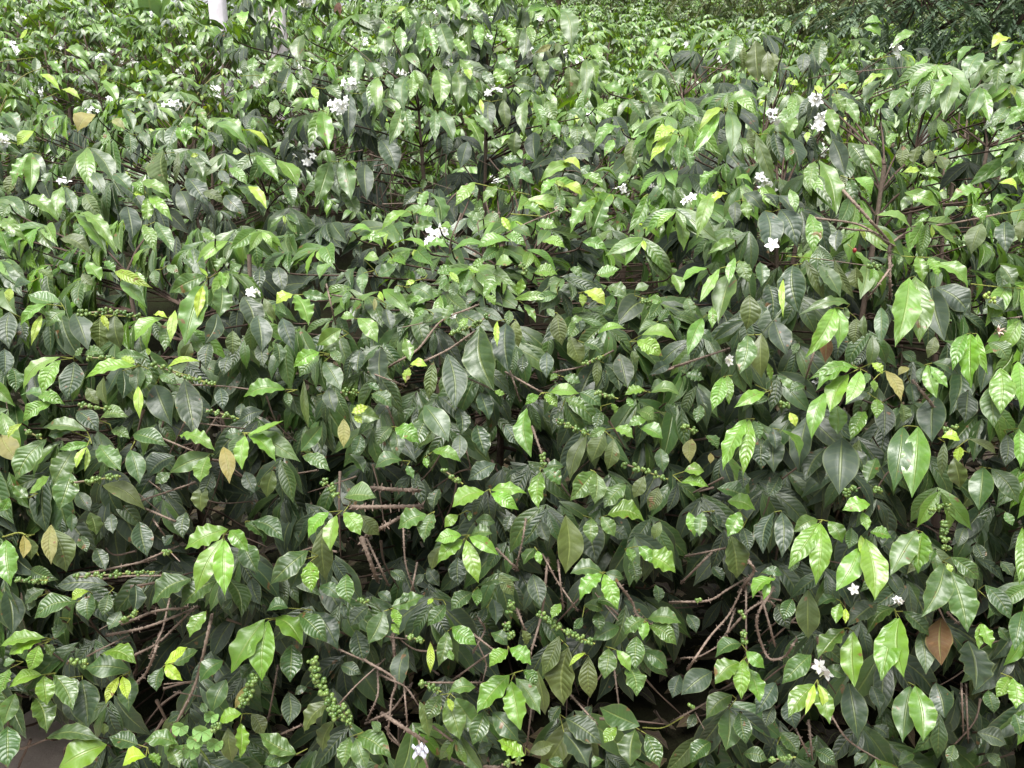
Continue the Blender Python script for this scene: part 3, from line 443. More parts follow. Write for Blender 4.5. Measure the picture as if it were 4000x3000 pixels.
def void(x, y): return any(((x - a) / c) ** 2 + ((y - b) / e) ** 2 < 1 for a, b, c, e in VOIDS)

BUSH = {  # root on the ground, label, stems, height
    'H': ((-0.98, 2.25, 0), 'dense dark green coffee bush at the lower left beside the bare ground patch', 'coffee bushes of the front row'),
    'G': ((-0.06, 2.45, 0), 'wide coffee bush in the lower middle with pale berry clusters and bare twigs', 'coffee bushes of the front row'),
    'I': ((1.02, 2.40, 0), 'tall coffee bush on the right with a forked pale branch and lone star flower', 'coffee bushes of the front row'),
    'B': ((-1.35, 3.75, 0), 'leafy coffee bush at the left behind the front row with grey drooping leaves', 'coffee bushes of the second row'),
    'A': ((-0.25, 3.85, 0), 'tall domed coffee bush at the top middle with white blossom above a dark hollow', 'coffee bushes of the second row'),
    'D': ((0.98, 3.75, 0), 'coffee bush behind the forked branch topped by a big white blossom tuft', 'coffee bushes of the second row'),
    'E': ((1.72, 2.95, 0), 'coffee bush at the upper right edge with large drooping ribbed leaves', 'coffee bushes of the second row')}
ROOT, STEMS_OF = {}, {}
for k, (loc, lab, grp) in BUSH.items():
    ROOT[k] = thing('coffee_bush', loc, lab, 'coffee bush', grp)
HEIGHT = {'H': 1.35, 'G': 1.35, 'I': 1.65, 'B': 1.6, 'A': 2.15, 'D': 1.9, 'E': 1.75}
for k, (loc, _, _) in BUSH.items():
    base = np.array(loc, float); STEMS_OF[k] = []
    for i in range(3 if k in 'HGI' else 2):
        mb = MB(); a = i * 2.2 + RNG.uniform(0, 1); s = .10
        top = base + np.array([math.cos(a) * .20, math.sin(a) * .10 + .20, HEIGHT[k] * RNG.uniform(.85, .98)])
        P, _ = tube(mb, [base + np.array([math.cos(a) * s, math.sin(a) * s, -.03]), base + np.array([math.cos(a) * .15, math.sin(a) * .10 + .16, HEIGHT[k] * .4]), top], .019, .006, WOOD_D, WOOD, 7, .2, 12)
        STEMS_OF[k].append(P)
        mb.build('trunk', BARK, ROOT[k], loc)

def trunk_point(k, p, up=-.12):
    """nearest stem point a bit below a twig's outer end"""
    best = None
    for P in STEMS_OF[k]:
        d = np.linalg.norm(P - (p + np.array([0, 0, up])), axis=1); i = int(d.argmin())
        if best is None or d[i] < best[0]: best = (d[i], P[i])
    return best[1]

# ---------------------------------------------------------------- the traced leaves, grouped into leafy branches
recs = []
for (cx, cy), txt in LEAVES.items():
    for line in txt.replace('\n', ';').split(';'):
        a = line.split(); x0, y0, x1, y1, w = map(float, a[:5]); q = 1340 / 2212
        recs.append((cx + x0 * q, cy + y0 * q, cx + x1 * q, cy + y1 * q, w * q, a[5]))
LAYER = {'k': .07, 'd': .07, 'g': .05, 'o': .04, 'm': .02, 'p': 0, 'b': -.02, 'L': -.035, 'y': -.035, 'w': 0, 'r': .05}
clusters = []
for r in recs:
    k, d = bush_at(r[0] * K, r[1] * K)
    if k == 'F': k = 'D' if r[0] * K > 1300 else 'A'
    for c in clusters:
        if c['k'] == k and (c['x'] - r[0]) ** 2 + (c['y'] - r[1]) ** 2 < 62 ** 2: c['r'].append(r); break
    else: clusters.append(dict(k=k, d=d, x=r[0], y=r[1], r=[r]))
mid_extra = []
def traced_leaf(mb, r, d):
    x0, y0, x1, y1, w, t = r
    d0 = d + LAYER[t] + RNG.uniform(-.015, .015)
    Lp = math.hypot(x1 - x0, y1 - y0); w = min(w, .56 * Lp); dy = (y1 - y0) / Lp; L = Lp / F * d0
    tilt = (0.10 + 0.42 * max(0, dy)) if t not in 'o' else (0.0 + .12 * max(0, dy))
    B = at(x0, y0, d0); T = at(x1, y1, d0 - tilt * L + RNG.uniform(-.08, .08) * L)
    toc = unit(EYE - B)
    n = toc * .50 + UP * (.62 if t not in 'go' else .45) + RNG.normal(0, .20, 3)
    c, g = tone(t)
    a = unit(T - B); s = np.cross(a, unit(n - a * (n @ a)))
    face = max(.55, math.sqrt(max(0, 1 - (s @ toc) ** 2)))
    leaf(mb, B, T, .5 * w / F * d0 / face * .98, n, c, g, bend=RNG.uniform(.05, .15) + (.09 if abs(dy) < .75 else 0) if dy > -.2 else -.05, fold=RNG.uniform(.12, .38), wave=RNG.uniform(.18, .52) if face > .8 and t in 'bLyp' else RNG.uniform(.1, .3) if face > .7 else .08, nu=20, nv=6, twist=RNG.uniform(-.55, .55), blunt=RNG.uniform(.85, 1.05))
    return B

for c in clusters:
    if c['k'] == 'C': mid_extra.append(c)
for k in BUSH:
    cl = sorted([c for c in clusters if c['k'] == k], key=lambda c: -sum(r[4] * math.hypot(r[2] - r[0], r[3] - r[1]) for r in c['r']))
    rest_w, rest_l = MB(), MB()
    for i, c in enumerate(cl):
        own = i < 70
        wood, lv = (MB(), MB()) if own else (rest_w, rest_l)
        bases, dead = [], []
        d = c['d'] + RNG.uniform(-.03, .03)
        for r in c['r']:
            if r[5] in 'wr' and own: dead.append(r); continue
            bases.append(traced_leaf(lv, r, d))
        if not bases: bases = [at(c['x'], c['y'], d)]
        node = np.mean(bases, 0); inner = trunk_point(k, node)
        bk = unit(node - EYE); m1 = node + bk * .30 + (inner - node) * .10 - UP * .02; m2 = node + (inner - node) * .6 + bk * .22; m0 = node + bk * .06
        tube(wood, [inner, m2, m1, m0], .0038, .0022, WOOD_D, WOOD_D, 5, .25, 4); tube(wood, [m0, node], .0022, .0016, WOOD_D, GREENWOOD, 5)
        for b_ in bases:
            if np.linalg.norm(b_ - node) > .004: tube(wood, [node + (inner - node) * .04, b_], .0014, .0010, GREENWOOD, None, 4)
        if own:
            br = wood.build('branch', BARK, ROOT[k], BUSH[k][0])
            if lv.n: lv.build('leaves', LEAF, br, BUSH[k][0])
            for r in dead:
                m = MB(); traced_leaf(m, r, d); o = m.build('withered_leaf', LEAF, br, BUSH[k][0])
                tag(o, 'withered orange brown hanging leaf' if r[5] == 'r' else 'faded yellowing leaf')
    if rest_w.n:
        br = tag(rest_w.build('small_branch', BARK, ROOT[k], BUSH[k][0]), kind='stuff')
        if rest_l.n: rest_l.build('leaves', LEAF, br, BUSH[k][0])

# ---------------------------------------------------------------- the leaves behind them
def whorl(mb, wood, node, out, size, tones, n, inner=None, nu=8, nv=4, droop=1.0, mat_wood=0):
    """leaf pairs at the end of a twig, the youngest at its tip, all hanging outward"""
    side = unit(np.cross(out, UP)); back = -out * .8 + UP * .12; a0 = RNG.uniform(-.3, .3)
    for i in range(n):
        pr = i // 2; sg = 1 if i % 2 else -1
        d = unit(out * RNG.uniform(.2, .55) + side * sg * (RNG.uniform(.12, .55) + .28 * pr + a0 * sg) - UP * droop * RNG.uniform(.55, 1.35))
        L = size * (.72 + .2 * pr) * RNG.uniform(.8, 1.15); t = tones[min(len(tones) - 1, pr)] if isinstance(tones, list) else tones[RNG.integers(len(tones))]
        if isinstance(t, str) and len(t) > 1: t = t[RNG.integers(len(t))]
        if t == 'y': L *= .55
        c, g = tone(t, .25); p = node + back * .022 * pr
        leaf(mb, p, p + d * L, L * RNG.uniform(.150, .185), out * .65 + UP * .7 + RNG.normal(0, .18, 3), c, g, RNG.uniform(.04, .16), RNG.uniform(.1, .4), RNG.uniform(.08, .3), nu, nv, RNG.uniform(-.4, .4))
    if wood is not None and inner is not None:
        tube(wood, [inner, node + (inner - node) * .45 + np.array([0, .05, -.03]), node], .004, .0018, WOOD_D, WOOD_D, 4, .2, 3, mat=mat_wood)

CELL = 36; occ = np.zeros((3000 // CELL + 2, 4000 // CELL + 2))          # where traced leaves already are
for r in recs:
    for t in np.linspace(.1, .9, 7):
        x, y = r[0] + (r[2] - r[0]) * t, r[1] + (r[3] - r[1]) * t; h = r[4] * .45
        occ[int(max(0, y - h)) // CELL:int(max(0, min(2999, y + h))) // CELL + 1, int(max(0, x - h)) // CELL:int(max(0, min(3999, x + h))) // CELL + 1] = 1
FILL = {k: (MB(), MB()) for k in BUSH}
def scatter(n, lo, hi, tones, size, pvoid, ylim=(-60, 1760), big=(-330, 2540)):
    i = 0
    while i < n:
        x, y = RNG.uniform(*big), RNG.uniform(*ylim)
        k, d = bush_at(x, y)
        if k in 'CF': continue
        i += 1
        if (void(x, y) or (lo < .4 and void(x, y + 42))) and RNG.uniform() > (pvoid if lo < .4 or k != 'A' else 1): continue
        band = topline(x) - 75 < y < topline(x) - 5                     # foot of the second row, thinned and toned down to paint its shade
        if band and lo < .4 and RNG.uniform() < .65: continue
        if x < 175 and y > 1560: continue                               # open ground shows here
        dd = d + RNG.uniform(lo, hi) + (.40 if k == 'A' and lo > .4 and void(x, y) else 0)
        node = at(x / K, y / K, dd)
        if node[2] < ground(node[0], node[1]) + .12: continue
        root = np.array(BUSH[k][0]); out = node - root; out[2] = 0; out = unit(unit(out) * .6 + np.array([0, -.8, 0]))
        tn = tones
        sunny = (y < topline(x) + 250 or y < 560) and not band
        if sunny: tn = ('LLbbbppy' if k == 'G' and y < 640 else 'pppbbbmmLL') if lo < .2 else 'mmpppb' if lo < .3 else 'dkk'  # crown light put into the tones, along with young lime leaves
        elif y > 1000 and lo < .2: tn = 'mmdddkg'  # low leaves older and darker, painting the fall of light down the bush
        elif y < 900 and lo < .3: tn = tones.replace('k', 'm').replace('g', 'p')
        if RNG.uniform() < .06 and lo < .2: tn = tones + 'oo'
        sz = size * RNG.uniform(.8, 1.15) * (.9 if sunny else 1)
        flat = k == 'G' and y < 700
        whorl(FILL[k][0], FILL[k][1], node, out, sz, tn, RNG.integers(3, 7), trunk_point(k, node) if RNG.uniform() < .10 else None, droop=.35 if flat else 1.0)
def outer(n, sunny=0):
    """outermost tips in the places between the traced branches"""
    done = 0
    for _ in range(n * 40):
        if done >= n: break
        x, y = RNG.uniform(-330, 2540), RNG.uniform(-60, 1760); k, d = bush_at(x, y)
        if k in 'CF' or void(x, y) or void(x, y + 40) or (x < 175 and y > 1560): continue
        if sunny and not (y < topline(x) + 230 or y < 560): continue
        if topline(x) - 70 < y < topline(x) - 10 and RNG.uniform() < .8: continue
        X, Y = x / K, y / K
        if 0 <= X < 4000 and 0 <= Y < 3000:
            sub = occ[int(Y) // CELL:int(Y + 110) // CELL + 1, max(0, int(X) - 50) // CELL:int(X + 50) // CELL + 1]
            if sub.mean() > (.34 if not sunny else .62): continue
            occ[int(Y) // CELL:int(Y + 110) // CELL + 1, max(0, int(X) - 60) // CELL:int(X + 60) // CELL + 1] = 1
        done += 1
        node = at(X, Y, d + RNG.uniform(.05, .12)); root = np.array(BUSH[k][0]); out = node - root; out[2] = 0; out = unit(unit(out) * .5 + np.array([RNG.normal(0, .3), -.8, 0]))
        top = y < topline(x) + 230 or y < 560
        tn = ['LyLb', 'bLp', 'pbm', 'pm'] if top else ['bLp', 'pbm', 'mpd', 'dg'] if y < 1150 else ['bpL', 'mpb', 'md', 'dg']  # tip tones lighter high up, darker low: the light gradient is painted in
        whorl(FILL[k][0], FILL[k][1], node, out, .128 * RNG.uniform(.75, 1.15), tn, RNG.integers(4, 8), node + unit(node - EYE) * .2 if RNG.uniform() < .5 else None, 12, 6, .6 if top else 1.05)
outer(330); outer(230, 1)
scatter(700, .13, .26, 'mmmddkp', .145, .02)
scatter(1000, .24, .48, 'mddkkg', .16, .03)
scatter(1350, .48, .98, 'dkkk', .18, .85)  # inner layers in darker greens, so the shade of the hollows is painted in
# twigs crossing the dark inside of the front bushes
for k in 'HGIA':
    for _ in range(60 if k != 'A' else 30):
        x = RNG.uniform(*{'H': (0, 600), 'G': (560, 1480), 'I': (1440, 2212), 'A': (780, 1230)}[k]); y = RNG.uniform(850, 1659) if k != 'A' else RNG.uniform(300, 470)
        d = bush_at(x, y)[1] + RNG.uniform(.1, .4); p = at(x / K, y / K, d); L = RNG.uniform(.1, .3); a = RNG.uniform(0, 6.28)
        q = p + np.array([math.cos(a) * L * .6, RNG.uniform(-.05, .15), -abs(math.sin(a)) * L])
        tube(FILL[k][1], [p, (p + q) / 2 + RNG.normal(0, .015, 3), q], RNG.uniform(.002, .004), .0014, WOOD, WOOD_D, 5, .3, 5)
for k in BUSH:
    FILL[k][0].build('foliage', LEAF, ROOT[k], BUSH[k][0])
    tag(FILL[k][1].build('twigs', BARK, ROOT[k], BUSH[k][0]), kind='stuff')

# ---------------------------------------------------------------- bare wood, cherries and blossom on the near bushes
q = 1340 / 2212
for (cx, cy), txt in STEMS.items():
    for s in txt.split(';'):
        a = s.split(); green = a[0].endswith('g'); rad = float(a[0].rstrip('g')) / 1000 * .43
        xy = [(cx + float(a[i]) * q, cy + float(a[i + 1]) * q) for i in range(1, len(a) - 1, 2)]
        mx = np.mean([p[0] for p in xy]); my = np.mean([p[1] for p in xy]); k, d = bush_at(mx * K, my * K)
        if k in 'CF': k, d = ('B' if mx * K < 600 else 'A' if mx * K < 1300 else 'D'), 3.25
        deep = .03 if rad > .0035 and cy == 0 else .06
        pts = [at(x, y, d + deep + RNG.uniform(-.03, .05)) for x, y in xy]
        end = pts[0] if np.linalg.norm(pts[0][:2]) > np.linalg.norm(pts[-1][:2]) else pts[-1]
        if not green and len(pts) > 1 and rad > .0014:                   # both ends run on into the bush
            for e in (0, -1):
                p, p2 = pts[e], pts[1 if e == 0 else -2]; ext = p + unit(p - p2) * .03 + unit(p - EYE) * RNG.uniform(.10, .22)
                pts = [ext] + pts if e == 0 else pts + [ext]
        mb = MB()
        n_sub = max(6, int(sum(np.linalg.norm(pts[i + 1] - pts[i]) for i in range(len(pts) - 1)) / .006 / max(1, len(pts) - 1)))
        c0 = GREENWOOD if green else tuple(np.array(WOOD) * RNG.uniform(.8, 1.35)); c1 = GREENWOOD if green else tuple(np.array(WOOD) * RNG.uniform(.7, 1.2))
        P, T = tube(mb, pts, rad * 1.1, rad * .8, c0, c1, 6, .35, n_sub)
        for i in range(2, len(P) - 1, 4):                                # old leaf stubs in pairs
            if RNG.uniform() < .75:
                o = unit(np.cross(T[i], RNG.normal(0, 1, 3)))
                for sg in (1, -1): tube(mb, [P[i], P[i] + sg * o * rad * RNG.uniform(1.5, 3.2) + T[i] * .002], rad * .45, rad * .3, c0, None, 4)
        mb.build('bare_stem' if not green else 'green_stem', BARK, ROOT[k], BUSH[k][0])

for (cx, cy), txt in BERRIES.items():
    for s in txt.split(';'):
        p, nn = s.split(':'); a = list(map(float, p.split())); cnt, spread = map(float, nn.split())
        xy = [(cx + a[i] * q, cy + a[i + 1] * q) for i in range(0, len(a), 2)]
        mx = np.mean([t[0] for t in xy]); my = np.mean([t[1] for t in xy]); k, d = bush_at(mx * K, my * K)
        if k in 'CF': k, d = ('B' if mx * K < 600 else 'A' if mx * K < 1300 else 'D'), 3.25
        d -= .035
        mb = MB(); px2m = d / F
        pts = [at(x, y, d) for x, y in xy]
        P, T = tube(mb, pts, .0022, .0018, WOOD, GREENWOOD, 5, .2, 8, mat=1)
        big = 1.25 if spread > 40 and cnt > 40 else 1.0
        plen = np.linalg.norm(np.diff(P, axis=0), axis=1).sum(); nodes = max(2, int(plen / (.017 if cnt < 40 else .009)))
        for j in range(int(cnt * 1.5)):
            i = int((j % nodes + .5) / nodes * (len(P) - 1)); i = min(len(P) - 1, max(0, i))
            off = RNG.normal(0, 1, 3); off -= T[i] * (off @ T[i]); off = unit(off + unit(EYE - P[i]) * .5) * spread * .58 * q * px2m * RNG.uniform(.35, 1.1)
            g = RNG.uniform(0, 1); col = np.array([.050, .105, .020]) * (1 - g) + np.array([.145, .215, .050]) * g
            if 1960 <= a[0] <= 1960 and cy == 1000 and cx == 2660: col = np.array([.26, .36, .07])
            rr = .0043 * RNG.uniform(.72, 1.15) * big
            ball(mb, P[i] + off + T[i] * RNG.uniform(-.0065, .0065), rr, col, unit(off), mat=0)
        mb.build('berry_cluster', [BERRY, BARK], ROOT[k], BUSH[k][0])
mb = MB(); pc = at(2660 + 1120 * q, 1615 * q, 2.12); ball(mb, pc, .0055, (.22, .02, .02), UP, 8, 9)
tube(mb, [pc + np.array([0, .05, .01]), pc], .0012, .001, GREENWOOD, None, 4, mat=1)
tag(mb.build('ripe_berry', [BERRY, BARK], ROOT['I'], BUSH['I'][0]), 'single ripe red berry')

def blossom(mb, c, r, toward, n, single=False):
    """star flowers of five narrow petals on short tubes"""
    for i in range(n):
        ax = unit(toward + RNG.normal(0, .15 if single else .65, 3)); cc = np.asarray(c) + (0 if single else 1) * RNG.normal(0, r * .42, 3)
        fr = r if single else max(.012, min(.020, r * .85)) * RNG.uniform(.8, 1.15)
        s = unit(np.cross(ax, UP + .1)); t = np.cross(ax, s); a0 = RNG.uniform(0, 6)
        for j in range(6 if single and RNG.uniform() < .5 else 5):
            a = a0 + j * 1.2566; d = s * math.cos(a) + t * math.sin(a)
            leaf(mb, cc, cc + (d + ax * RNG.uniform(-.15, .3)) * fr, fr * .30, ax, (.90, .90, .88), .6, .05, .15, .1, 4, 2)
        tube(mb, [cc - ax * fr * .8, cc], fr * .1, fr * .13, (.6, .66, .4), None, 5)
        for j in range(3): d = unit(ax + RNG.normal(0, .3, 3)); tube(mb, [cc, cc + d * fr * .35], fr * .05, fr * .04, (.75, .7, .5), None, 4)
# ---------------------------------------------------------------- the slope of coffee behind
def dome(mb, h, rad, n, size, nu, nv, tones, base=np.zeros(3), low=.25, wood=None, mat_wood=0):
    for _ in range(n):
        z = RNG.uniform(low, 1) ** .8; a = RNG.uniform(0, 6.283)
        rr = rad * math.sqrt(max(.05, 1 - (max(0, z - .35) / .68) ** 2.2)) * RNG.uniform(.72, 1.06)
        node = base + np.array([math.cos(a) * rr, math.sin(a) * rr, h * z * RNG.uniform(.93, 1.03)])
        out = unit(np.array([math.cos(a), math.sin(a), .35 * z]))
        tn = tones + ('bbLy' if z > .75 else '')
        inner = base + np.array([0, 0, h * z * .8]) if wood is not None and RNG.uniform() < .4 else None
        whorl(mb, wood, node, out, size, tn, RNG.integers(4, 7), inner, nu, nv, .8, mat_wood)

def bush_mesh(n, nu, nv, h=1.75, rad=.72, size=.12, tones='mmpppbbd'):
    fo, wd = MB(), MB()
    for i in range(2):
        a = i * 2.6 + .5; tube(wd, [(math.cos(a) * .05, math.sin(a) * .05, -.05), (math.cos(a) * .12, math.sin(a) * .12, h * .5), (math.cos(a) * .2, math.sin(a) * .2, h * .9)], .02, .006, WOOD_D, WOOD, 6, .2, 5)
    dome(fo, h, rad, n, size, nu, nv, tones, wood=wd)
    return fo, wd

mid = []                                                                # bushes close enough to have parts
MIDSPOTS = [(-2.95, 4.75), (-1.95, 4.95), (-3.9, 5.3), (-2.25, 6.15), (-1.45, 6.2), (-4.6, 6.6), (-3.35, 7.2), (-2.1, 7.4)]
MIDLAB = ['flowering coffee bush on the left slope nearest the front rows', 'coffee bush beside the tall dome with white tufts on its crown',
          'coffee bush at the far left edge of the slope under the pale sky', 'coffee bush halfway up the left slope with lime young tips', 'coffee bush on the slope just left of the tall dome and below the pale posts',
          'highest coffee bush at the top left corner against the sky', 'coffee bush high on the left slope below the broad banana leaf', 'coffee bush high on the slope in front of the pale posts']
for (x, y), lab in zip(MIDSPOTS, MIDLAB):
    g = ground(x, y); h = 1.92 if x == -2.25 else RNG.uniform(1.65, 1.85)
    fo, wd = bush_mesh(300 if y < 6 else 240, 6, 4, h)
    loc = np.array([x, y, g]); root = thing('coffee_bush', loc, lab, 'coffee bush', 'coffee bushes on the left slope')
    mid.append(dict(loc=loc, root=root, fo=fo, wd=wd, h=h))
for c in mid_extra:                                                     # traced leaves on the slope go to the nearest bush
    p = at(c['x'], c['y'], c['d']); m = min(mid, key=lambda m: np.linalg.norm((p - m['loc']) * np.array([1, 1, .5])))
    tmp = MB(); bs = [traced_leaf(tmp, r, c['d']) for r in c['r']]
    for v, f, cc, u in zip(tmp.v, tmp.f, tmp.c, tmp.u): m['fo'].add(v - m['loc'], f - f.min(), cc, u)
    nd = np.mean(bs, 0) - m['loc']; tube(m['wd'], [np.array([0, 0, max(.3, nd[2] - .3)]), nd * np.array([.6, .6, 1]) - np.array([0, 0, .08]), nd], .005, .002, WOOD_D, GREENWOOD, 5, .2, 4)
for m in mid:
    m['wd'].build('trunk', BARK, m['root']); m['fo'].build('foliage', FARLEAF if m['loc'][1] > 5.5 else LEAF, m['root'])

variants = []
for i in range(6):
    fo, wd = bush_mesh(170 if i < 3 else 120, 4, 2, RNG.uniform(1.6, 1.85), .74, .125 if i < 3 else .14, 'mpppbbbL')
    for v, f, c, u, mm in zip(wd.v, wd.f, wd.c, wd.u, wd.m): fo.add(v, f - f.min(), c, u, mat=1)
    o = fo.build('coffee_bush', [FARLEAF, BARK]); variants.append(o)
first = set()
n_far = 0
y = 4.9; row = 0
while y < 27:
    half = .72 * y + 1.0; x = -half + (row % 2) * .5
    while x < half:
        xx, yy = x + RNG.uniform(-.15, .15), y + RNG.uniform(-.18, .18)
        near_mid = math.hypot(xx + 2.5, yy - 7.55) < .4 or math.hypot(xx + 2.05, yy - 7.75) < .4 or any(math.hypot(xx - m['loc'][0], yy - m['loc'][1]) < .8 for m in mid)
        on_left = xx / yy < -.27 and yy > 13.5
        tree_zone = math.hypot(xx - 6.3, yy - 9.9) < .8 or math.hypot(xx - 7.6, yy - 17.5) < .8
        if not near_mid and not on_left and not tree_zone and math.hypot(xx + 1.05, yy - 4.1) > .9 and not (yy < 5.4 and xx < -1.3):
            i = int(RNG.integers(0, 3)) if yy < 10 else int(RNG.integers(3, 6)); o = variants[i]
            if i in first: o = o.copy(); COL.objects.link(o)
            first.add(i); n_far += 1
            o.location = (xx, yy, ground(xx, yy)); o.rotation_euler = (0, 0, RNG.uniform(0, 6.28)); s = RNG.uniform(.92, 1.1); o.scale = (s, s, s)
            tag(o, 'small coffee bush in the dense field rising behind the front rows', 'coffee bush', 'coffee bushes filling the far slope')
        x += 1.02
    y += 1.05 if y < 12 else 1.3; row += 1
for j in range(7):                                                      # unseen oversized row, added behind the viewer to block low sky light
    o = variants[int(RNG.integers(0, 3))].copy(); COL.objects.link(o); s = RNG.uniform(1.9, 2.1)
    o.location = (-3.9 + 1.3 * j, -1.75 + RNG.uniform(-.15, .15), 0); o.rotation_euler = (0, 0, RNG.uniform(0, 6.28)); o.scale = (s, s, s)
    tag(o, 'unseen tall coffee bush added behind the viewer to block low sky light', 'coffee bush', 'added coffee bushes behind the viewer that block sky light')
for i, o in enumerate(variants):
    if i not in first: bpy.data.objects.remove(o)

# ---------------------------------------------------------------- shade trees with feathered leaves at the upper right
def feather(mb, p, d, L, n, col, gl, ll):
    """one pinnate leaf: a drooping stalk with rows of narrow leaflets"""
    side = unit(np.cross(d, UP)); 
    for i in range(n):
        t = (i + .6) / n; q_ = p + d * L * t - UP * L * .25 * t * t
        for sg in (1, -1):
            dd = unit(side * sg * .85 + d * .55 - UP * RNG.uniform(.15, .5))
            l = ll * (1 - .35 * abs(t - .55)) * RNG.uniform(.85, 1.1)
            leaf(mb, q_, q_ + dd * l, l * .15, UP + RNG.normal(0, .2, 3), col * RNG.uniform(.85, 1.15), gl, .06, .15, .05, 4, 2)
def shade_tree(loc, h, blobs, nf, L, n, ll, cols, label):
    loc = np.array(loc, float); root = thing('shade_tree', loc, label, 'tree')
    w = MB(); top = np.array([0, 0, h * .62])
    tube(w, [(0, 0, -.1), (.05, .02, h * .3), top], .10, .06, WOOD_D, WOOD_D, 9, .1, 6); w.build('trunk', BARK, root)
    for c, r in blobs:
        c = np.array(c, float); w = MB(); P, _ = tube(w, [top * RNG.uniform(.75, 1), (top + c) / 2 + np.array([0, 0, .25]), c], .05, .018, WOOD_D, WOOD_D, 6, .15, 6)
        m = MB()
        for _ in range(int(nf * r * r)):
            d = unit(RNG.normal(0, 1, 3)); rr = r * RNG.uniform(.45, 1.0) ** .5; p = c + d * rr * np.array([1, 1, .72])
            o = unit(d * .8 + np.array([0, 0, -.15]) + RNG.normal(0, .35, 3)); col = np.array(cols[RNG.integers(len(cols))])
            feather(m, p, o, L * RNG.uniform(.75, 1.2), n, col, .5, ll)
            if RNG.uniform() < .35: tube(w, [c + d * .1, p], .010, .004, WOOD_D, None, 4)
        lim = w.build('limb', BARK, root); m.build('crown', PINNA, lim)
DK = [(.085, .145, .085), (.10, .165, .092), (.12, .18, .10)]; OL = [(.15, .18, .07), (.17, .20, .075), (.13, .17, .075)]
def rel(base, X, Y, d): return tuple(at(X, Y, d) - np.array(base))
def gl(x, y): return (x, y, ground(x, y))
b1 = gl(6.3, 9.9)
shade_tree(b1, 3.6, [(rel(b1, 3950, -60, 9.0), 1.0), (rel(b1, 3600, -30, 9.3), .85), (rel(b1, 3350, -60, 9.5), .62), (rel(b1, 3900, 190, 9.2), .62), (rel(b1, 4250, 80, 9.2), 1.0), (rel(b1, 3640, 130, 9.9), .5)],
           165, .36, 10, .12, DK, 'dark shade tree with long drooping feathered leaves at the upper right corner')
b2 = gl(7.6, 17.5)
shade_tree(b2, 4.6, [(rel(b2, 2950, -70, 17), 1.25), (rel(b2, 3150, -20, 16.6), .95), (rel(b2, 2720, -110, 17.5), 1.05), (rel(b2, 3330, -30, 16.4), 1.1), (rel(b2, 3250, 70, 16.2), .55), (rel(b2, 3550, 0, 16.8), 1.2)],
           110, .38, 9, .14, OL, 'olive green shade tree with fine feathered leaves beyond the coffee field')
b3 = gl(1.2, 23.5)
shade_tree(b3, 4.6, [(rel(b3, 2350, -130, 21), 1.2), (rel(b3, 2100, -170, 21.5), 1.1), (rel(b3, 2560, -150, 21), 1.2)], 80, .36, 8, .13, OL, 'small shade tree behind the field, left of the olive feathered tree')

# ---------------------------------------------------------------- posts, banana plant
def post(X0, X1, Ytop_m, Yb, d, label, col):
    p = at((X0 + X1) / 2, Yb, d); w = (X1 - X0) / F * d; g = ground(p[0], p[1]); hgt = p[2] + Ytop_m - g
    mb = MB(); hw = w / 2; c = .18 * hw
    ring = [(-hw + c, -hw), (hw - c, -hw), (hw, -hw + c), (hw, hw - c), (hw - c, hw), (-hw + c, hw), (-hw, hw - c), (-hw, -hw + c)]
    zs = [(-.2, 1), (.25, 1), (hgt * .5, .985), (hgt - .04, .97), (hgt, .82), (hgt + .012, .02)]
    V = [(x * s + .012 * math.sin(z * 3), y_ * s, z) for z, s in zs for x, y_ in ring]
    f = [(i * 8 + j, i * 8 + (j + 1) % 8, (i + 1) * 8 + (j + 1) % 8, (i + 1) * 8 + j) for i in range(len(zs) - 1) for j in range(8)]
    mb.add(np.array(V), np.array(f), (*col, .8)); o = mb.build('post', CONC); o.location = (p[0], p[1], g); tag(o, label, 'post', 'pale posts on the slope')
post(822, 880, .6, 40, 6.9, 'pale grey post, the fully visible one of two rising above the coffee', (.62, .58, .62))
post(1052, 1108, .6, 40, 7.1, 'pale post half hidden by the leaves of the tall domed bush', (.62, .56, .57))

def banana(loc, label):
    root = thing('banana_plant', loc, label, 'banana plant'); mb = MB()
    tube(mb, [(0, 0, -.05), (.02, 0, .7), (.0, 0, 1.25)], .07, .04, (.16, .20, .07), (.2, .28, .08), 9, .05, 6); mb.build('stem', BARK, root)
    for i, (a, rise, L) in enumerate(((.2, .9, .40), (2.3, .9, .42), (-1.2, 1.5, .34))):
        m = MB(); b0 = np.array([0, 0, 1.22]); d = unit(np.array([math.cos(a), math.sin(a), 0]) + UP * rise * 2)
        tube(m, [b0 - UP * .1, b0 + d * .15], .014, .008, (.2, .28, .08), None, 6, mat=1)
        leaf(m, b0 + d * .14, b0 + d * (.14 + L), .075, unit(np.array([math.cos(a), math.sin(a), 0]) * -1 + UP * .8), (.13, .24, .07), .4, .10, .2, .12, 24, 8, .2, .6)
        m.build('leaf', [FARLEAF, BARK], root)
pb = at(590, 70, 7.6); banana((pb[0], pb[1], pb[2] - 1.45), 'banana plant with broad pale leaves among the coffee on the left slope')

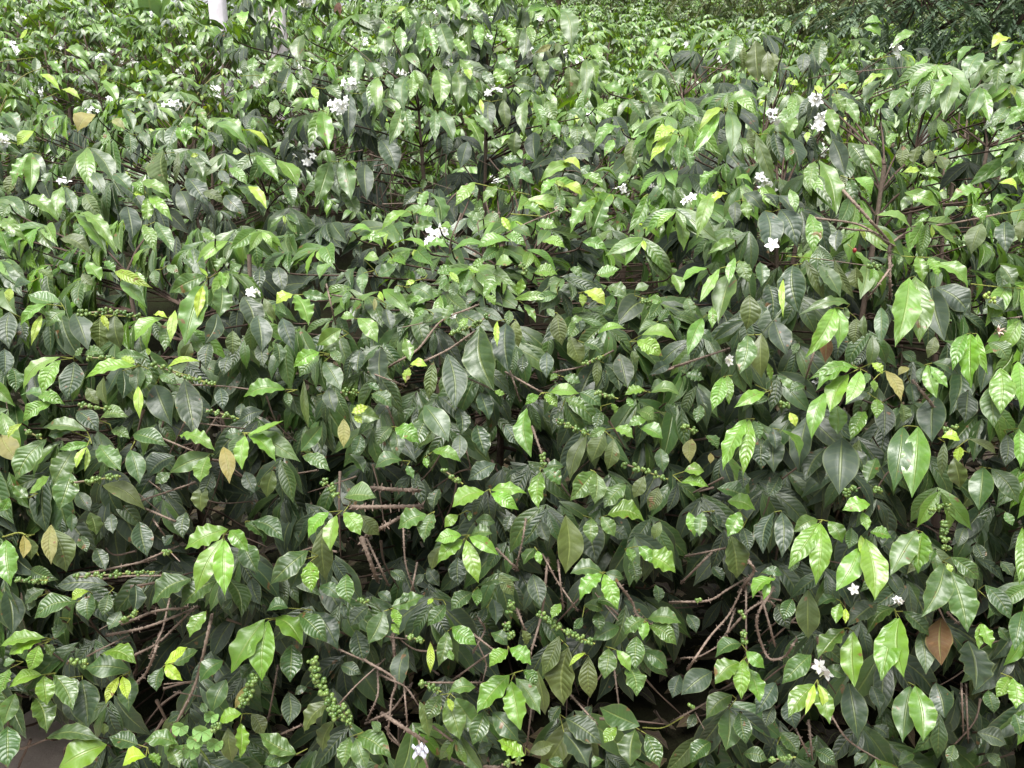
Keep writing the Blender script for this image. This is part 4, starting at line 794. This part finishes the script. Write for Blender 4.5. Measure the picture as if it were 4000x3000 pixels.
# ---------------------------------------------------------------- ground, path, weed, scrap
def ground_mesh():
    xs = np.concatenate([np.linspace(-60, -9, 14), np.linspace(-8, 8, 60), np.linspace(9, 60, 14)]); ys = np.concatenate([np.linspace(-40, 1, 14), np.linspace(1.2, 12, 60), np.linspace(13, 120, 30)])
    V = [(x, y_, ground(x, min(y_, 40)) + (.025 * math.sin(x * 5.1 + y_ * 3.3) * math.sin(y_ * 4.7 - x * 2) if y_ > 2.2 else 0)) for y_ in ys for x in xs]; n = len(xs)
    f = [(j * n + i, j * n + i + 1, (j + 1) * n + i + 1, (j + 1) * n + i) for j in range(len(ys) - 1) for i in range(n - 1)]
    mb = MB(); mb.add(np.array(V), np.array(f), (.06, .045, .035, 1)); return mb
def soil_material(name, c0, c1, c2, scale, bump):
    b = NB(name); tc = b.n('ShaderNodeTexCoord'); a = b.noise(scale, 6, tc.outputs['Object'], .65); c = b.noise(scale * 6, 5, tc.outputs['Object'], .7)
    col = b.mix(b.ramp(a, .35, .65), c0, c1); col = b.mix(b.math('MULTIPLY', b.ramp(c, .55, .7), .6), col, c2)
    pr = b.n('ShaderNodeBsdfPrincipled'); b.L.new(col, pr.inputs['Base Color']); pr.inputs['Roughness'].default_value = .95; pr.inputs['Specular IOR Level'].default_value = .08
    bp = b.n('ShaderNodeBump'); bp.inputs['Distance'].default_value = bump; b.L.new(c, bp.inputs['Height']); b.L.new(bp.outputs[0], pr.inputs['Normal'])
    o = b.n('ShaderNodeOutputMaterial'); b.L.new(pr.outputs[0], o.inputs[0]); return b.m
SOIL = soil_material('soil', (.013, .011, .007, 1), (.020, .024, .010, 1), (.034, .025, .014, 1), 3, .02)
PATH = soil_material('path_earth', (.46, .37, .33, 1), (.38, .30, .27, 1), (.52, .44, .40, 1), 4, .004)
tag(ground_mesh().build('ground', SOIL), kind='structure')
mb = MB(); xs = np.linspace(-12, 12, 80); rows = []
edge = [1.52 + .05 * math.sin(x * 3.1) + .03 * math.sin(x * 9.7) + .62 * math.exp(-((x + 1.34) / .26) ** 4) for x in xs]
for t in np.linspace(0, 1, 9): rows += [(x, -4 + (e + 4) * t, .006 + .010 * (1 - t)) for x, e in zip(xs, edge)]
n = len(xs); mb.add(np.array(rows), np.array([(j * n + i, j * n + i + 1, (j + 1) * n + i + 1, (j + 1) * n + i) for j in range(8) for i in range(n - 1)]), (.3, .25, .2, 1))
tag(mb.build('path', PATH), kind='structure')
mb = MB()                                                               # fallen leaves under the bushes
for _ in range(3200):
    x, y_ = RNG.uniform(-3, 3), RNG.uniform(1.78, 5.0)
    if x < -1 and y_ < 2.2: continue
    p = np.array([x, y_, ground(x, y_) + .03 + RNG.uniform(0, .02)]); a = RNG.uniform(0, 6.28); d = np.array([math.cos(a), math.sin(a), RNG.uniform(-.1, .2)])
    c = np.array([(.050, .030, .018), (.030, .022, .014), (.085, .055, .026)][RNG.integers(3)]); leaf(mb, p, p + d * RNG.uniform(.07, .12), .02, UP + RNG.normal(0, .3, 3), c, .8, .12, .3, .5, 6, 4)
tag(mb.build('leaf_litter', LEAF), 'brown fallen leaves lying on the soil under the bushes', 'leaf litter', kind='stuff')

wp = at(1250 * q, 2000 + 1420 * q, 1.84); wb = np.array([wp[0], wp[1] + .06, 0.])
root = thing('weed', wb, 'small bright green weed with three part leaves between the lower left bushes', 'weed')
mb = MB(); tube(mb, [(0, 0, 0), (.01, -.02, wp[2] * .6), wp - wb - np.array([0, 0, .03])], .003, .0018, GREENWOOD, (.2, .33, .08), 5, .1, 5); stem = mb.build('stem', BARK, root)
for dx, dz, s in ((-.045, -.03, 1), (-.01, -.045, 1), (.03, .02, 1.1), (.05, -.02, .9), (-.02, .03, .9), (.01, -.005, .9), (.045, .045, .8)):
    m = MB(); c = wp - wb + np.array([dx, RNG.uniform(-.03, .01), dz]); tube(m, [wp - wb - np.array([0, 0, .03]), c], .001, .0008, (.2, .33, .08), None, 4, mat=1)
    for a in (1.57, 1.57 + 2.1, 1.57 - 2.1):
        d = np.array([math.cos(a), -.3, math.sin(a)]); leaf(m, c, c + d * .022 * s, .010 * s, np.array([0, -.7, .7]), (.16, .33, .07), .5, .05, .1, .1, 6, 4, 0, .55)
    m.build('leaf', [LEAF, BARK], root)

pc = at(1330 + 515 * q, 2000 + 1540 * q, 1.80); mb = MB()
u, v, f = grid(10, 10); hx = (u - .5); hz = v * .5
rad = 1 + .25 * np.sin(np.arctan2(hz, hx) * 5 + 1); V = np.stack([pc[0] + hx * .030 * rad, pc[1] + .006 * np.sin(hx * 11) * np.cos(hz * 9), pc[2] + hz * .032 * rad + .004 * np.sin(hx * 20)], 1)
mb.add(V, f, (.62, .64, .72, .8)); V2 = V + np.array([0, .0015, 0]); mb.add(V2, f[:, ::-1], (.62, .64, .72, .8))
tag(mb.build('paper_scrap', PETAL), 'small crumpled white scrap caught on a bare twig low in the middle bush', 'litter')

# ---------------------------------------------------------------- blossom: each tuft sits on whatever leaf stands there
bpy.context.view_layer.update(); dg = bpy.context.evaluated_depsgraph_get()
todo = []
for (cx, cy), txt in FLOWERS.items():
    for s in txt.split(';'):
        x, y_, r_ = map(float, s.split()); X, Y = cx + x * q, cy + y_ * q
        d0 = at(X, Y, 1.0) - EYE; ok, hit, _, _, ob, _ = SC.ray_cast(dg, Vector(EYE), Vector(unit(d0)))
        if not ok: continue
        while ob.parent is not None: ob = ob.parent
        todo.append((X, Y, r_ * q, np.array(hit), ob))
for X, Y, r_, hit, ob in todo:
    p = hit + unit(EYE - hit) * .04 + UP * .01; d = pix(p)[2]; rr = r_ / F * d * 1.18
    base = np.array(ob.matrix_world.translation)
    if ob.type != 'EMPTY':                                              # a bush of the far field: hand the tuft to the nearest bush that has parts
        m = min(mid, key=lambda m: np.linalg.norm(m['loc'] - base)); ob = m['root']; base = m['loc']
    single = (r_ / q) in (40, 34, 48 + 1) and Y > 900
    mb = MB(); near = unit(EYE - p) * .6 + UP * .6
    if single: blossom(mb, p, rr * 1.05, unit(EYE - p), 1, True)
    else: blossom(mb, p, rr, near, int(np.clip(rr / .0040, 4, 11)))
    mb.build('flower_cluster' if not single else 'flower', PETAL, ob, base)
pc = at(2660 + 2050 * q, 1000 + 490 * q, 1.94); mb = MB()
for _ in range(16):
    d = unit(RNG.normal(0, 1, 3)); leaf(mb, pc, pc + d * .018, .003, d + UP, (.50, .36, .30), .8, .1, .2, .3, 4, 2)
tag(mb.build('flower_cluster', PETAL, ROOT['I'], BUSH['I'][0]), 'dried pinkish brown flower tuft')
pc = at(1330 - 20 * q, 12, 3.2); mb = MB()
for i in range(4): leaf(mb, pc + RNG.normal(0, .01, 3), pc + np.array([RNG.uniform(-.03, .03), -.02, -.06]) * RNG.uniform(.6, 1), .008, np.array([0, -1, .3]), (.10, .035, .02), .8, .1, .4, .3, 8, 4)
tag(mb.build('withered_leaf', LEAF, ROOT['A'], BUSH['A'][0]), 'curled red brown dead leaf')

# ---------------------------------------------------------------- overcast daylight
SUN_EL, SUN_AZ = R(72), R(200)
w = bpy.data.worlds.new('World'); SC.world = w; w.use_nodes = True; nt = w.node_tree; nt.nodes.clear()
sky = nt.nodes.new('ShaderNodeTexSky'); sky.sky_type = 'NISHITA'; sky.sun_disc = False; sky.sun_elevation = SUN_EL; sky.sun_rotation = SUN_AZ; sky.air_density = 1.0; sky.dust_density = 2.0; sky.ozone_density = 1.0
hs = nt.nodes.new('ShaderNodeHueSaturation'); hs.inputs['Saturation'].default_value = .16
bg = nt.nodes.new('ShaderNodeBackground'); bg.inputs[1].default_value = .125; wo = nt.nodes.new('ShaderNodeOutputWorld')
nt.links.new(sky.outputs[0], hs.inputs['Color']); tcw = nt.nodes.new('ShaderNodeTexCoord'); sx = nt.nodes.new('ShaderNodeSeparateXYZ'); ma = nt.nodes.new('ShaderNodeMath'); ma.operation = 'MULTIPLY_ADD'; ma.use_clamp = True; ma.inputs[1].default_value = .75; ma.inputs[2].default_value = .25
nt.links.new(tcw.outputs['Generated'], sx.inputs[0]); nt.links.new(sx.outputs[2], ma.inputs[0])   # an overcast dome is brightest overhead
vm = nt.nodes.new('ShaderNodeVectorMath'); vm.operation = 'SCALE'; nt.links.new(hs.outputs[0], vm.inputs[0]); nt.links.new(ma.outputs[0], vm.inputs['Scale']); nt.links.new(vm.outputs[0], bg.inputs[0]); nt.links.new(bg.outputs[0], wo.inputs[0])
sd = bpy.data.lights.new('sun', 'SUN'); sd.energy = 1.5; sd.angle = R(32); sd.color = (1, .97, .92); so = bpy.data.objects.new('sun', sd); COL.objects.link(so)
dv = Vector((math.sin(SUN_AZ) * math.cos(SUN_EL), math.cos(SUN_AZ) * math.cos(SUN_EL), math.sin(SUN_EL))); so.rotation_euler = dv.to_track_quat('Z', 'Y').to_euler(); so.location = (0, 0, 12)

vs = SC.view_settings; SC.display_settings.display_device = 'sRGB'; vs.view_transform = 'Standard'; vs.look = 'None'; vs.exposure = 2.05; vs.gamma = 1; vs.use_curve_mapping = False
SC.render.film_transparent = False
SC.cycles.max_bounces = 8; SC.cycles.diffuse_bounces = 4; SC.cycles.glossy_bounces = 3; SC.cycles.transmission_bounces = 4
SC.cycles.use_denoising = True
